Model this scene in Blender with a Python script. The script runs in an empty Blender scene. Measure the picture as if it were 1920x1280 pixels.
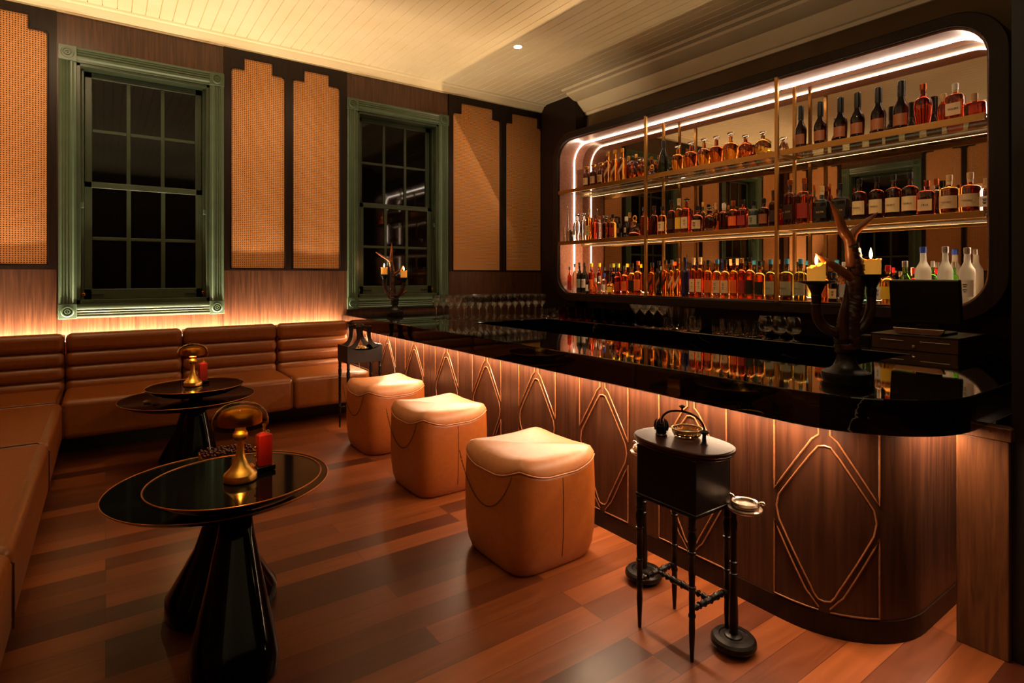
import bpy, math, random
from math import sin, cos, pi
from mathutils import Vector, Matrix
random.seed(7)
SC = bpy.context.scene
C = SC.collection
# ------------------------------------------------------------------ camera, world, exposure, lights
F = 1066.7; TH = math.atan(762/1066.7); CT = cos(TH); ST = sin(TH); CH = 1.15; HZ = 516.0
cd = bpy.data.cameras.new('camera'); cam = bpy.data.objects.new('camera', cd); C.objects.link(cam)
cam.location = (0, 0, CH); cam.rotation_euler = (pi/2, 0, -TH)
cd.sensor_width = 36; cd.lens = F/1920*36; cd.shift_y = (HZ-640)/1920; cd.clip_start = .02
SC.camera = cam
W = bpy.data.worlds.new('night'); SC.world = W; W.use_nodes = True
W.node_tree.nodes['Background'].inputs[0].default_value = (.9, .6, .4, 1)
W.node_tree.nodes['Background'].inputs[1].default_value = .004
SC.view_settings.view_transform = 'Standard'; SC.view_settings.look = 'None'
SC.view_settings.exposure = 0.0; SC.view_settings.gamma = 1; SC.view_settings.use_curve_mapping = False
WARM = (1, .69, .38); AMB = (1, .50, .20); LEDC = (1, .78, .58)
def lamp(name, kind, loc, power, col=WARM, rot=(0, 0, 0), **kw):
    d = bpy.data.lights.new(name, kind); d.energy = power; d.color = col
    for k, v in kw.items(): setattr(d, k, v)
    o = bpy.data.objects.new(name, d); C.objects.link(o); o.location = loc; o.rotation_euler = rot
    return o
def aim(o, tgt):
    o.rotation_euler = (Vector(tgt)-o.location).to_track_quat('-Z', 'Y').to_euler(); return o
def spot(name, loc, tgt, power, ang=60, blend=.6, col=WARM, size=.03):
    return aim(lamp(name, 'SPOT', loc, power, col, spot_size=math.radians(ang), spot_blend=blend, shadow_soft_size=size), tgt)
def strip(name, loc, sx, sy, power, rot, col=LEDC):
    return lamp(name, 'AREA', loc, power, col, rot, shape='RECTANGLE', size=sx, size_y=sy)
# cove LED behind the banquette (washes the window wall), under the bar top, and along the back-bar mirror
strip('cove_light', (.40, 5.03, .69), 2.66, .012, 95, (pi, 0, 0), (1, .73, .48))
strip('cove_light_left', (-.905, 2.3, .70), .02, 5.2, 22, (pi, 0, 0), (1, .66, .38))
strip('under_bar_light', (1.80, 2.9, .680), .012, 4.3, 47, (0, 0, 0), (1, .66, .40))
strip('under_bar_light_end', (2.3, .665, .684), .5, .012, 8, (0, 0, 0), (1, .66, .40))
# upward fills added to brighten the ceiling, without fixtures; spots over seats, stools and tables
for q_ in ((-.4, -1.3, 1.5), (2.0, -1.6, 1.5), (.5, 1.0, 1.5), (-.5, 3.2, 1.9)):
    lamp('ceiling_uplight', 'AREA', q_, 13 if q_[1] < 3 else 5, (1, .88, .64), (pi, 0, 0), shape='DISK', size=.6)
spot('spot_stool_near', (1.25, 1.55, 3.03), (1.45, 1.92, .4), 22, 30)
spot('spot_stool_middle', (1.3, 2.5, 3.03), (1.5, 2.85, .4), 19, 30)
spot('spot_stool_far', (1.35, 3.3, 3.03), (1.55, 3.9, .4), 24, 40)
spot('spot_shelves_right', (2.7, 1.5, 3.03), (3.9, 1.7, 1.5), 50, 60, .9)
spot('spot_shelves_left', (2.7, 3.0, 3.03), (3.9, 3.1, 1.5), 44, 60, .9)
spot('spot_stand', (1.0, .7, 3.03), (1.3, .95, 0), 38, 44)
spot('spot_downlight', (2.815, 3.856, 3.05), (2.75, 3.95, .8), 90, 70, size=.05)
spot('spot_bench_end', (1.45, 3.9, 3.03), (1.62, 4.6, .4), 50, 30)
spot('spot_bench', (.0, 2.9, 3.03), (-.35, 3.4, .3), 16, 60)
spot('spot_table', (.35, 2.2, 3.03), (.3, 2.6, .3), 7, 60)
spot('spot_rattan_left', (-.3, 3.9, 3.03), (-.3, 5.09, 1.9), 26, 90, 1)
spot('spot_rattan_middle', (1.25, 3.9, 3.03), (1.25, 5.09, 1.7), 28, 80, 1)
spot('spot_rattan_right', (2.6, 3.4, 3.03), (3.4, 5.09, 1.6), 26, 70, .8)

# ------------------------------------------------------------------ materials
def lin(c): return tuple(((x/255+.055)/1.055)**2.4 if x/255 > .04045 else x/255/12.92 for x in c)
MATS = {}
def mat(name, rgb, rough=.5, metal=0, **kw):
    if name in MATS: return MATS[name]
    m = bpy.data.materials.new(name); m.use_nodes = True; MATS[name] = m
    b = m.node_tree.nodes['Principled BSDF']
    b.inputs['Base Color'].default_value = (*lin(rgb), 1); b.inputs['Roughness'].default_value = rough
    b.inputs['Metallic'].default_value = metal
    for k, v in kw.items():
        k = {'trans': 'Transmission Weight', 'ior': 'IOR', 'coat': 'Coat Weight', 'alpha': 'Alpha', 'spec': 'Specular IOR Level', 'emis': 'Emission Strength', 'ecol': 'Emission Color', 'sheen': 'Sheen Weight', 'sss': 'Subsurface Weight', 'coatr': 'Coat Roughness'}[k]
        b.inputs[k].default_value = v
    return m
def nodes(m): return m.node_tree.nodes, m.node_tree.links, m.node_tree.nodes['Principled BSDF']
def mottled(name, c1, c2, scale, rough=.5, stretch=(1, 1, 1), bump=0, detail=4, metal=0, dist=0, c3=None, **kw):
    m = mat(name, c1, rough, metal, **kw); N, L, b = nodes(m)
    tc = N.new('ShaderNodeTexCoord'); mp = N.new('ShaderNodeMapping'); mp.inputs['Scale'].default_value = stretch
    nz = N.new('ShaderNodeTexNoise'); nz.inputs['Scale'].default_value = scale; nz.inputs['Detail'].default_value = detail
    nz.inputs['Distortion'].default_value = dist
    rp = N.new('ShaderNodeValToRGB'); e = rp.color_ramp.elements
    e[0].position = .35; e[0].color = (*lin(c1), 1); e[1].position = .68; e[1].color = (*lin(c2), 1)
    L.new(tc.outputs['Object'], mp.inputs[0]); L.new(mp.outputs[0], nz.inputs['Vector']); L.new(nz.outputs[0], rp.inputs[0]); L.new(rp.outputs[0], b.inputs['Base Color'])
    if bump:
        bp = N.new('ShaderNodeBump'); bp.inputs['Strength'].default_value = bump; bp.inputs['Distance'].default_value = .004
        L.new(nz.outputs[0], bp.inputs['Height']); L.new(bp.outputs[0], b.inputs['Normal'])
    return m
M_wood = mottled('walnut_panelling', (58, 31, 16), (90, 54, 31), 9, .40, (9, 9, .35), .12, 6, dist=.6)
M_frame = mottled('dark_stained_walnut', (24, 12, 7), (36, 19, 12), 8, .4, (9, 9, .4), .1, 5, spec=.25)
M_rev = mottled('copper_walnut_liner', (120, 78, 62), (146, 98, 80), 8, .3, (9, .4, 9), .05, 5)
M_barwood = mottled('bar_front_walnut', (48, 24, 13), (72, 40, 23), 10, .38, (5, 5, .3), .08, 6, dist=.5)
M_black = mat('black_lacquer', (8, 6, 6), .12)
M_blackm = mat('black_matte', (9, 7, 7), .5)
M_gloss = mat('gloss_black_lacquer', (6, 5, 5), .07, spec=.13)
M_ebony = mottled('ebonised_wood', (12, 8, 7), (20, 13, 10), 12, .36, (4, 4, .6), .15, spec=.3)
M_mahog = mottled('polished_mahogany', (40, 17, 11), (60, 26, 16), 10, .34, (8, 1, 8), .05, spec=.18)
M_brass = mat('brass', (214, 152, 66), .25, 1)
M_bronze = mat('brushed_bronze', (170, 128, 74), .35, 1)
M_green = mottled('green_window_paint', (68, 88, 68), (76, 96, 76), 6, .36, (1, 1, 1), .05)
M_greend = mottled('green_sash_paint', (48, 60, 42), (58, 70, 50), 6, .36, (1, 1, 1), .05)
M_cream = mottled('cream_ceiling_paint', (236, 220, 178), (242, 228, 190), 3, .5)
M_wallp = mottled('ochre_wall_paint', (86, 64, 30), (94, 70, 34), 3, .6)
M_leath = mottled('tan_leather', (122, 64, 15), (132, 70, 19), 40, .36, (1, 1, 1), .06, 6)
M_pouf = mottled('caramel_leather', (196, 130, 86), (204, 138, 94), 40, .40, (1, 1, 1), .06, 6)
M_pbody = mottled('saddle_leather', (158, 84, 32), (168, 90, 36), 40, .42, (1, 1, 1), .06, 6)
M_night = mat('night_glass', (8, 6, 5), .04, spec=.35)
M_mirror = mat('mirror', (172, 157, 138), .015, 1)
M_glass = mat('clear_glass', (255, 255, 255), .0, 0, trans=1, ior=1.5)
M_wick = mat('candle_wick', (20, 15, 12), .8)
M_chrome = mat('chrome', (210, 205, 200), .12, 1)
M_plastic = mat('black_plastic', (12, 12, 12), .3)
M_antler = mottled('antler_horn', (150, 84, 34), (92, 46, 20), 30, .35, (1, 1, .5), .7, 6)
M_cord = mat('dark_piping', (70, 30, 14), .5)
def emit(name, rgb, st):
    m = bpy.data.materials.new(name); m.use_nodes = True; N = m.node_tree.nodes; N.clear()
    e = N.new('ShaderNodeEmission'); o = N.new('ShaderNodeOutputMaterial'); e.inputs[0].default_value = (*rgb, 1); e.inputs[1].default_value = st
    m.node_tree.links.new(e.outputs[0], o.inputs[0]); return m
M_led = emit('led_diffuser', (1, .80, .62), 48)
M_ledlow = emit('shelf_led', (1, .70, .36), .15)
M_flame = emit('flame', (1, .62, .22), 28)
M_down = emit('downlight_lamp', (1, .85, .6), 30)
M_wax = mat('candle_wax', (240, 146, 50), .45, sss=.5, emis=.32, ecol=(1, .42, .05, 1))  # emission puts the flame's glow into the wax itself
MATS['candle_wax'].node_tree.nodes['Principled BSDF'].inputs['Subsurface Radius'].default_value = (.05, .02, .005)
def ramp2(N, L, src, p0, c0, p1, c1):
    rp = N.new('ShaderNodeValToRGB'); e = rp.color_ramp.elements; e[0].position = p0; e[0].color = c0; e[1].position = p1; e[1].color = c1
    L.new(src, rp.inputs[0]); return rp
def marble():
    m = mat('black_veined_marble', (7, 6, 6), .04, coat=.6); N, L, b = nodes(m)
    tc = N.new('ShaderNodeTexCoord'); nz = N.new('ShaderNodeTexNoise'); nz.inputs['Scale'].default_value = 1.7; nz.inputs['Detail'].default_value = 7; nz.inputs['Distortion'].default_value = 1.1
    L.new(tc.outputs['Object'], nz.inputs['Vector'])
    a = N.new('ShaderNodeMath'); a.operation = 'SUBTRACT'; a.inputs[1].default_value = .5; L.new(nz.outputs[0], a.inputs[0])
    ab = N.new('ShaderNodeMath'); ab.operation = 'ABSOLUTE'; L.new(a.outputs[0], ab.inputs[0])
    rp = ramp2(N, L, ab.outputs[0], 0, (.22, .20, .18, 1), .004, (0, 0, 0, 1))
    n2 = N.new('ShaderNodeTexNoise'); n2.inputs['Scale'].default_value = 3; L.new(tc.outputs['Object'], n2.inputs['Vector'])
    r2 = ramp2(N, L, n2.outputs[0], .55, (0, 0, 0, 1), .7, (1, 1, 1, 1))
    mx = N.new('ShaderNodeMix'); mx.data_type = 'RGBA'; mx.blend_type = 'MULTIPLY'; mx.inputs[0].default_value = 1
    L.new(rp.outputs[0], mx.inputs[6]); L.new(r2.outputs[0], mx.inputs[7])
    ad = N.new('ShaderNodeMix'); ad.data_type = 'RGBA'; ad.blend_type = 'ADD'; ad.inputs[0].default_value = 1; ad.inputs[6].default_value = (.0022, .0018, .0018, 1)
    L.new(mx.outputs[2], ad.inputs[7]); L.new(ad.outputs[2], b.inputs['Base Color']); return m
M_marble = marble()
def floormat():
    m = mat('jarrah_floorboards', (140, 62, 30), .3, coat=.08, coatr=.2); N, L, b = nodes(m)
    tc = N.new('ShaderNodeTexCoord'); br = N.new('ShaderNodeTexBrick')
    br.inputs['Scale'].default_value = 1; br.inputs['Brick Width'].default_value = 1.35; br.inputs['Row Height'].default_value = .105
    br.inputs['Mortar Size'].default_value = .0009; br.inputs['Mortar Smooth'].default_value = .1; br.offset = .37; br.offset_frequency = 3
    br.inputs['Color1'].default_value = (*lin((70, 28, 12)), 1); br.inputs['Color2'].default_value = (*lin((148, 80, 36)), 1); br.inputs['Mortar'].default_value = (*lin((60, 24, 12)), 1)
    L.new(tc.outputs['Object'], br.inputs['Vector'])
    mp = N.new('ShaderNodeMapping'); mp.inputs['Scale'].default_value = (.5, 5, 1); L.new(tc.outputs['Object'], mp.inputs[0])
    nz = N.new('ShaderNodeTexNoise'); nz.inputs['Scale'].default_value = 4; nz.inputs['Detail'].default_value = 8; nz.inputs['Distortion'].default_value = 1.2; L.new(mp.outputs[0], nz.inputs['Vector'])
    rp = ramp2(N, L, nz.outputs[0], .3, (.72, .68, .66, 1), .7, (1.08, 1.06, 1.04, 1))
    mx = N.new('ShaderNodeMix'); mx.data_type = 'RGBA'; mx.blend_type = 'MULTIPLY'; mx.inputs[0].default_value = 1
    L.new(br.outputs[0], mx.inputs[6]); L.new(rp.outputs[0], mx.inputs[7]); L.new(mx.outputs[2], b.inputs['Base Color'])
    rr = N.new('ShaderNodeMapRange'); rr.inputs[3].default_value = .3; rr.inputs[4].default_value = .46; L.new(nz.outputs[0], rr.inputs[0]); L.new(rr.outputs[0], b.inputs['Roughness'])
    return m
M_floor = floormat()
def rattanmat():
    m = mat('woven_rattan_cane', (214, 150, 84), .6); N, L, b = nodes(m)
    tc = N.new('ShaderNodeTexCoord'); sp = N.new('ShaderNodeSeparateXYZ'); L.new(tc.outputs['Object'], sp.inputs[0])
    def mth(op, a, bb=None, v=None):
        n = N.new('ShaderNodeMath'); n.operation = op; L.new(a, n.inputs[0])
        if bb is not None: L.new(bb, n.inputs[1])
        elif v is not None: n.inputs[1].default_value = v
        return n.outputs[0]
    P = .0150
    h = mth('ADD', sp.outputs[0], sp.outputs[1])
    def cell(o, ph=0):
        x = mth('MULTIPLY', o, v=1/P); x = mth('ADD', x, v=100+ph); x = mth('FRACT', x); x = mth('SUBTRACT', x, v=.5); return x
    def holes(ph):
        a = cell(h, ph); c = cell(sp.outputs[2], ph)
        return mth('SQRT', mth('ADD', mth('MULTIPLY', a, a), mth('MULTIPLY', c, c)))
    r = holes(0)
    nz = N.new('ShaderNodeTexNoise'); nz.inputs['Scale'].default_value = 130; nz.inputs['Detail'].default_value = 3; L.new(tc.outputs['Object'], nz.inputs['Vector'])
    cr = ramp2(N, L, nz.outputs[0], .35, (*lin((200, 134, 76)), 1), .7, (*lin((234, 172, 106)), 1))
    hr = ramp2(N, L, r, .22, (.02, .008, .004, 1), .30, (1, 1, 1, 1))
    mx = N.new('ShaderNodeMix'); mx.data_type = 'RGBA'; mx.blend_type = 'MULTIPLY'; mx.inputs[0].default_value = 1
    L.new(cr.outputs[0], mx.inputs[6]); L.new(hr.outputs[0], mx.inputs[7]); L.new(mx.outputs[2], b.inputs['Base Color'])
    bp = N.new('ShaderNodeBump'); bp.inputs['Strength'].default_value = .5; bp.inputs['Distance'].default_value = .002; L.new(hr.outputs[0], bp.inputs['Height']); L.new(bp.outputs[0], b.inputs['Normal'])
    return m
M_rattan = rattanmat()
def liquor(name, rgb, rough=.0):
    return mat('bottle_'+name, rgb, rough, 0, trans=1, ior=1.42)
BC = dict(amber=(255, 160, 56), gold=(255, 200, 96), red=(216, 70, 34), dark=(112, 50, 26), cognac=(226, 112, 44), clear=(245, 240, 232), black=(10, 7, 8), navy=(26, 26, 60), green=(110, 220, 70), champ=(40, 60, 28), frost=(226, 226, 222), umber=(62, 22, 10), teal=(60, 74, 66), olive=(170, 160, 70), pink=(240, 110, 80), blue=(120, 210, 220), wine=(30, 28, 26))
def bmat(c):
    if c in ('black', 'navy', 'wine'): return mat('bottle_'+c, BC[c], .08, spec=.7)
    if c == 'frost': return mat('bottle_frost', BC[c], .45, 0, trans=.65, ior=1.4)
    if c == 'teal': return mat('bottle_teal', BC[c], .15, 0, trans=.4)
    return liquor(c, BC[c])
CAPC = dict(black=(16, 13, 12), gold=(214, 160, 70), yellow=(236, 200, 30), orange=(226, 84, 34), cork=(200, 160, 110), blue=(40, 110, 140), royal=(40, 70, 170), red=(200, 24, 30), silver=(190, 186, 180), white=(225, 215, 200), copper=(170, 84, 44), grey=(80, 78, 76), dark=(58, 34, 26), glass=(245, 240, 230), brown=(96, 54, 36), navy=(26, 26, 60))
def cmat(c):
    if c == 'glass': return M_glass
    return mat('cap_'+c, CAPC[c], .32, 1 if c in ('gold', 'silver', 'copper') else 0)
LABC = dict(cream=(226, 196, 146), white=(225, 215, 205), dark=(46, 26, 18), orange=(220, 98, 36), yellow=(236, 190, 50), black=(18, 15, 16), brown=(140, 78, 42), red=(150, 34, 26), grey=(150, 146, 120), pale=(214, 180, 140), silver=(170, 166, 160))
def lmat(c): return mat('label_'+c, LABC[c], .5)

# ------------------------------------------------------------------ mesh building
class B:
    def __init__(s): s.v = []; s.f = []; s.T = Matrix.Identity(4)
    def add(s, vs, fs):
        n = len(s.v); s.v += [tuple(s.T @ Vector(p)) for p in vs]; s.f += [tuple(i+n for i in f) for f in fs]; return s
    def box(s, x0, y0, z0, x1, y1, z1):
        return s.add([(x0, y0, z0), (x1, y0, z0), (x1, y1, z0), (x0, y1, z0), (x0, y0, z1), (x1, y0, z1), (x1, y1, z1), (x0, y1, z1)],
                     [(0, 3, 2, 1), (4, 5, 6, 7), (0, 1, 5, 4), (1, 2, 6, 5), (2, 3, 7, 6), (3, 0, 4, 7)])
    def rings(s, rs, cap=True, loop=False):
        n = len(rs[0]); vs = [p for r in rs for p in r]; fs = []
        m = len(rs)
        for i in range(m if loop else m-1):
            a = i*n; b = ((i+1) % m)*n
            for j in range(n):
                k = (j+1) % n; fs.append((a+j, a+k, b+k, b+j))
        if cap and not loop: fs.append(tuple(range(n))[::-1]); fs.append(tuple((m-1)*n+j for j in range(n)))
        return s.add(vs, fs)
    def lathe(s, prof, seg=24, cx=0, cy=0, cap=True):
        return s.rings([[(cx+r*cos(2*pi*j/seg), cy+r*sin(2*pi*j/seg), z) for j in range(seg)] for r, z in prof], cap)
    def loft(s, lv, seg=28, cx=0, cy=0, cap=True):      # levels (z, rx, ry, n[, ox, oy]) of superellipses
        rs = []
        for l in lv:
            z, rx, ry, n = l[:4]; ox, oy = (l[4], l[5]) if len(l) > 4 else (0, 0); ring = []
            for j in range(seg):
                t = 2*pi*(j+.5)/seg; c_, s_ = cos(t), sin(t)
                ring.append((cx+ox+rx*math.copysign(abs(c_)**(2/n), c_), cy+oy+ry*math.copysign(abs(s_)**(2/n), s_), z))
            rs.append(ring)
        return s.rings(rs, cap)
    def tube(s, path, rad, seg=10, loop=False, cap=True):
        P = [Vector(p) for p in path]; n = len(P); R = rad if isinstance(rad, (list, tuple)) else [rad]*n
        rs = []; up = None
        for i in range(n):
            a = P[(i-1) % n] if (loop or i > 0) else P[0]; b = P[(i+1) % n] if (loop or i < n-1) else P[-1]
            t = (b-a).normalized()
            if up is None: up = Vector((0, 0, 1)) if abs(t.z) < .9 else Vector((1, 0, 0))
            x = t.cross(up).normalized(); up = x.cross(t).normalized()
            rs.append([tuple(P[i]+R[i]*(cos(2*pi*j/seg)*x+sin(2*pi*j/seg)*up)) for j in range(seg)])
        return s.rings(rs, cap, loop)
    def extr(s, poly, axis, a, b):                      # extrude a 2-D polygon along an axis; poly coordinates are the two others in order
        def mk(p, t):
            return (t, p[0], p[1]) if axis == 'x' else (p[0], t, p[1]) if axis == 'y' else (p[0], p[1], t)
        n = len(poly)
        return s.add([mk(p, a) for p in poly]+[mk(p, b) for p in poly],
                     [tuple(range(n))[::-1], tuple(range(n, 2*n))]+[(j, (j+1) % n, n+(j+1) % n, n+j) for j in range(n)])
    def ringx(s, outer, inner, axis, a, b):             # frame between two loops with the same count
        def mk(p, t):
            return (t, p[0], p[1]) if axis == 'x' else (p[0], t, p[1]) if axis == 'y' else (p[0], p[1], t)
        n = len(outer); vs = [mk(p, a) for p in outer]+[mk(p, a) for p in inner]+[mk(p, b) for p in outer]+[mk(p, b) for p in inner]; fs = []
        for j in range(n):
            k = (j+1) % n
            fs += [(j, k, n+k, n+j), (2*n+j, 3*n+j, 3*n+k, 2*n+k), (j, 2*n+j, 2*n+k, k), (n+j, n+k, 3*n+k, 3*n+j)]
        return s.add(vs, fs)
def rrect(x0, y0, x1, y1, r, k=8):
    out = []
    for cx, cy, a in ((x1-r, y1-r, 0), (x0+r, y1-r, 90), (x0+r, y0+r, 180), (x1-r, y0+r, 270)):
        for i in range(k+1):
            t = math.radians(a+90*i/k); out.append((cx+r*cos(t), cy+r*sin(t)))
    return out
def obj(name, b, m, parent=None, smooth=False, bevel=0, seg=2, label=None, angle=40):
    me = bpy.data.meshes.new(name); me.from_pydata(b.v, [], b.f); me.materials.append(m)
    import bmesh
    bm = bmesh.new(); bm.from_mesh(me); bmesh.ops.recalc_face_normals(bm, faces=bm.faces); bm.to_mesh(me); bm.free()
    o = bpy.data.objects.new(name, me); C.objects.link(o)
    if parent is not None: o.parent = parent
    if bevel:
        md = o.modifiers.new('bevel', 'BEVEL'); md.width = bevel; md.segments = seg; md.limit_method = 'ANGLE'; md.angle_limit = math.radians(35)
    if smooth or bevel:
        me.polygons.foreach_set('use_smooth', [True]*len(me.polygons))
        if not (smooth == 'all'): me.set_sharp_from_angle(angle=math.radians(angle if not bevel else 60))
    if label: o['label'] = label
    return o
def tag(o, label, cat, group=None):
    o['label'] = label; o['category'] = cat
    if group: o['group'] = group
    return o
def thing(name, label, cat, loc=(0, 0, 0), rotz=0, group=None):
    o = bpy.data.objects.new(name, None); C.objects.link(o); o.location = loc; o.rotation_euler = (0, 0, rotz); o.empty_display_size = .05
    return tag(o, label, cat, group)
def struct(name, b, m, parent=None, **kw):
    o = obj(name, b, m, parent, **kw)
    if parent is None: o['kind'] = 'structure'
    return o
def sempty(name, loc=(0, 0, 0), rotz=0):
    o = bpy.data.objects.new(name, None); C.objects.link(o); o.location = loc; o.rotation_euler = (0, 0, rotz); o['kind'] = 'structure'; return o
def dup(root, loc=None, rotz=None):
    def cp(o, par):
        c = o.copy(); C.objects.link(c)
        if par is not None: c.parent = par
        for ch in [x for x in C.objects if x.parent == o]: cp(ch, c)
        return c
    r = cp(root, None)
    if loc is not None: r.location = loc
    if rotz is not None: r.rotation_euler = (0, 0, rotz)
    return r
def px_on_x(u, v, X):           # photo pixel -> point on the plane x = X
    t = (u-960)/F; d = X/(t*CT+ST); return (-t*ST+CT)*d, CH+(HZ-v)/F*d, d
def px_on_z(u, v, Z):
    t = (u-960)/F; d = (Z-CH)/((HZ-v)/F); return (t*CT+ST)*d, (-t*ST+CT)*d, d
def textobj(body, size, m, parent, loc, rot, ext=.0006, name='lettering', ax=1):
    cu = bpy.data.curves.new('lettering', 'FONT'); cu.body = body; cu.size = size; cu.extrude = ext; cu.align_x = 'CENTER'; cu.align_y = 'CENTER'; cu.resolution_u = 2
    t = bpy.data.objects.new('tmp', cu); C.objects.link(t)
    me = bpy.data.meshes.new_from_object(t.evaluated_get(bpy.context.evaluated_depsgraph_get())); bpy.data.objects.remove(t)
    me.materials.clear(); me.materials.append(m); o = bpy.data.objects.new(name, me); C.objects.link(o); o.parent = parent; o.location = loc; o.rotation_euler = rot; o.scale = (ax, 1, 1)
    return o
ORD = ['first', 'second', 'third', 'fourth', 'fifth', 'sixth', 'seventh', 'eighth', 'ninth', 'tenth', 'eleventh', 'twelfth', 'thirteenth', 'fourteenth', 'fifteenth', 'sixteenth', 'seventeenth', 'eighteenth', 'nineteenth', 'twentieth']

# ------------------------------------------------------------------ room shell
WX, EX, NY, SY, CZ = -.95, 4.20, 5.09, -2.6, 3.07
struct('floor', B().box(WX-.1, SY-.1, -.08, 5.2, NY+.1, 0), M_floor)
b = B(); pitch = .086; x = WX-.1; prof = []
while x < 5.2:
    prof += [(x, CZ+.010), (x+.0032, CZ), (x+pitch-.0032, CZ)]; x += pitch
prof += [(x, CZ+.006), (x, CZ+.09), (WX-.1, CZ+.09)]
struct('ceiling', b.extr(prof, 'y', SY-.1, NY+.1), M_cream)
# window wall: pieces around the two openings
WIN = [(-.168, .674), (1.886, 2.728)]; WZ0, WZ1 = .945, 2.665
b = B(); xs = [WX-.1, WIN[0][0], WIN[0][1], WIN[1][0], WIN[1][1], 5.2]
for i in (0, 2, 4): b.box(xs[i], NY, 0, xs[i+1], NY+.2, CZ)
for w in WIN: b.box(w[0], NY, 0, w[1], NY+.2, WZ0); b.box(w[0], NY, WZ1, w[1], NY+.2, CZ)
struct('wall_back', b, M_wood)
# left wall with one window opening
LW = (3.21, 4.05)
b = B().box(WX-.2, SY-.1, 0, WX, LW[0], CZ).box(WX-.2, LW[1], 0, WX, NY+.1, CZ).box(WX-.2, LW[0], 0, WX, LW[1], WZ0).box(WX-.2, LW[0], WZ1, WX, LW[1], CZ)
struct('wall_left', b, M_wood)
struct('wall_front', B().box(WX-.2, SY-.2, 0, 5.2, SY, CZ), M_frame)
struct('wall_right', B().box(EX, SY, 0, EX+.2, NY, CZ), M_wallp)
# crown mouldings
def crown(h, d): return [(0, 0), (.012, 0), (.014, h*.14), (.028, h*.18), (.034, h*.34), (d*.55, h*.62), (d*.62, h*.80), (d*.92, h*.84), (d, h), (0, h)]
b = B().extr([(NY-p[0], 2.993+p[1]) for p in crown(CZ-2.993, .10)], 'x', WX, 4.04); struct('trim_1', b, M_cream, smooth=True, angle=25)
b = B().extr([(WX+p[0], 2.993+p[1]) for p in crown(CZ-2.993, .10)], 'y', SY, NY); struct('trim_2', b, M_cream, smooth=True, angle=25)
pr = [(EX, 2.86), (EX-.02, 2.86), (EX-.03, 2.885), (EX-.05, 2.89), (EX-.13, 2.965), (EX-.14, 2.985), (EX-.19, 2.99), (EX-.28, 3.03), (EX-.29, 3.048), (EX-.345, 3.052), (EX-.36, CZ), (EX, CZ)]
b = B().extr(pr, 'y', SY, 4.50); struct('trim_3', b, M_cream, smooth=True, angle=25)
# pier beside the back bar
b = B().box(4.04, 4.50, 0, EX, NY, CZ); struct('trim_4', b, M_frame, bevel=.004)
# dark end walls by the bar's right-hand end
struct('wall_end', B().box(3.0, -1.2, 0, EX, .70, CZ), M_blackm)
struct('wall_side', B().box(2.2, -1.2, 0, 3.0, .515, CZ), M_blackm)
t = thing('wood_door_jamb', 'narrow figured walnut post below the rounded right end of the bar top', 'door frame', (2.2, .58, 0))
M_post = mottled('figured_walnut', (76, 42, 22), (108, 66, 36), 7, .4, (7, 7, .5), .05, 6, dist=1.4)
obj('post', B().box(-.02, -.065, 0, .02, .065, .655), M_post, t, bevel=.003); obj('cap_block', B().box(-.028, -.072, .655, .02, .065, .695), M_post, t, bevel=.003)
for q in (-.03, ): obj('screw', B().lathe([(.003, 0), (.003, .002)], 10), M_brass, t)
C.objects[-1].location = (-.029, -.02, .68); C.objects[-1].rotation_euler = (0, -pi/2, 0)

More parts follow.
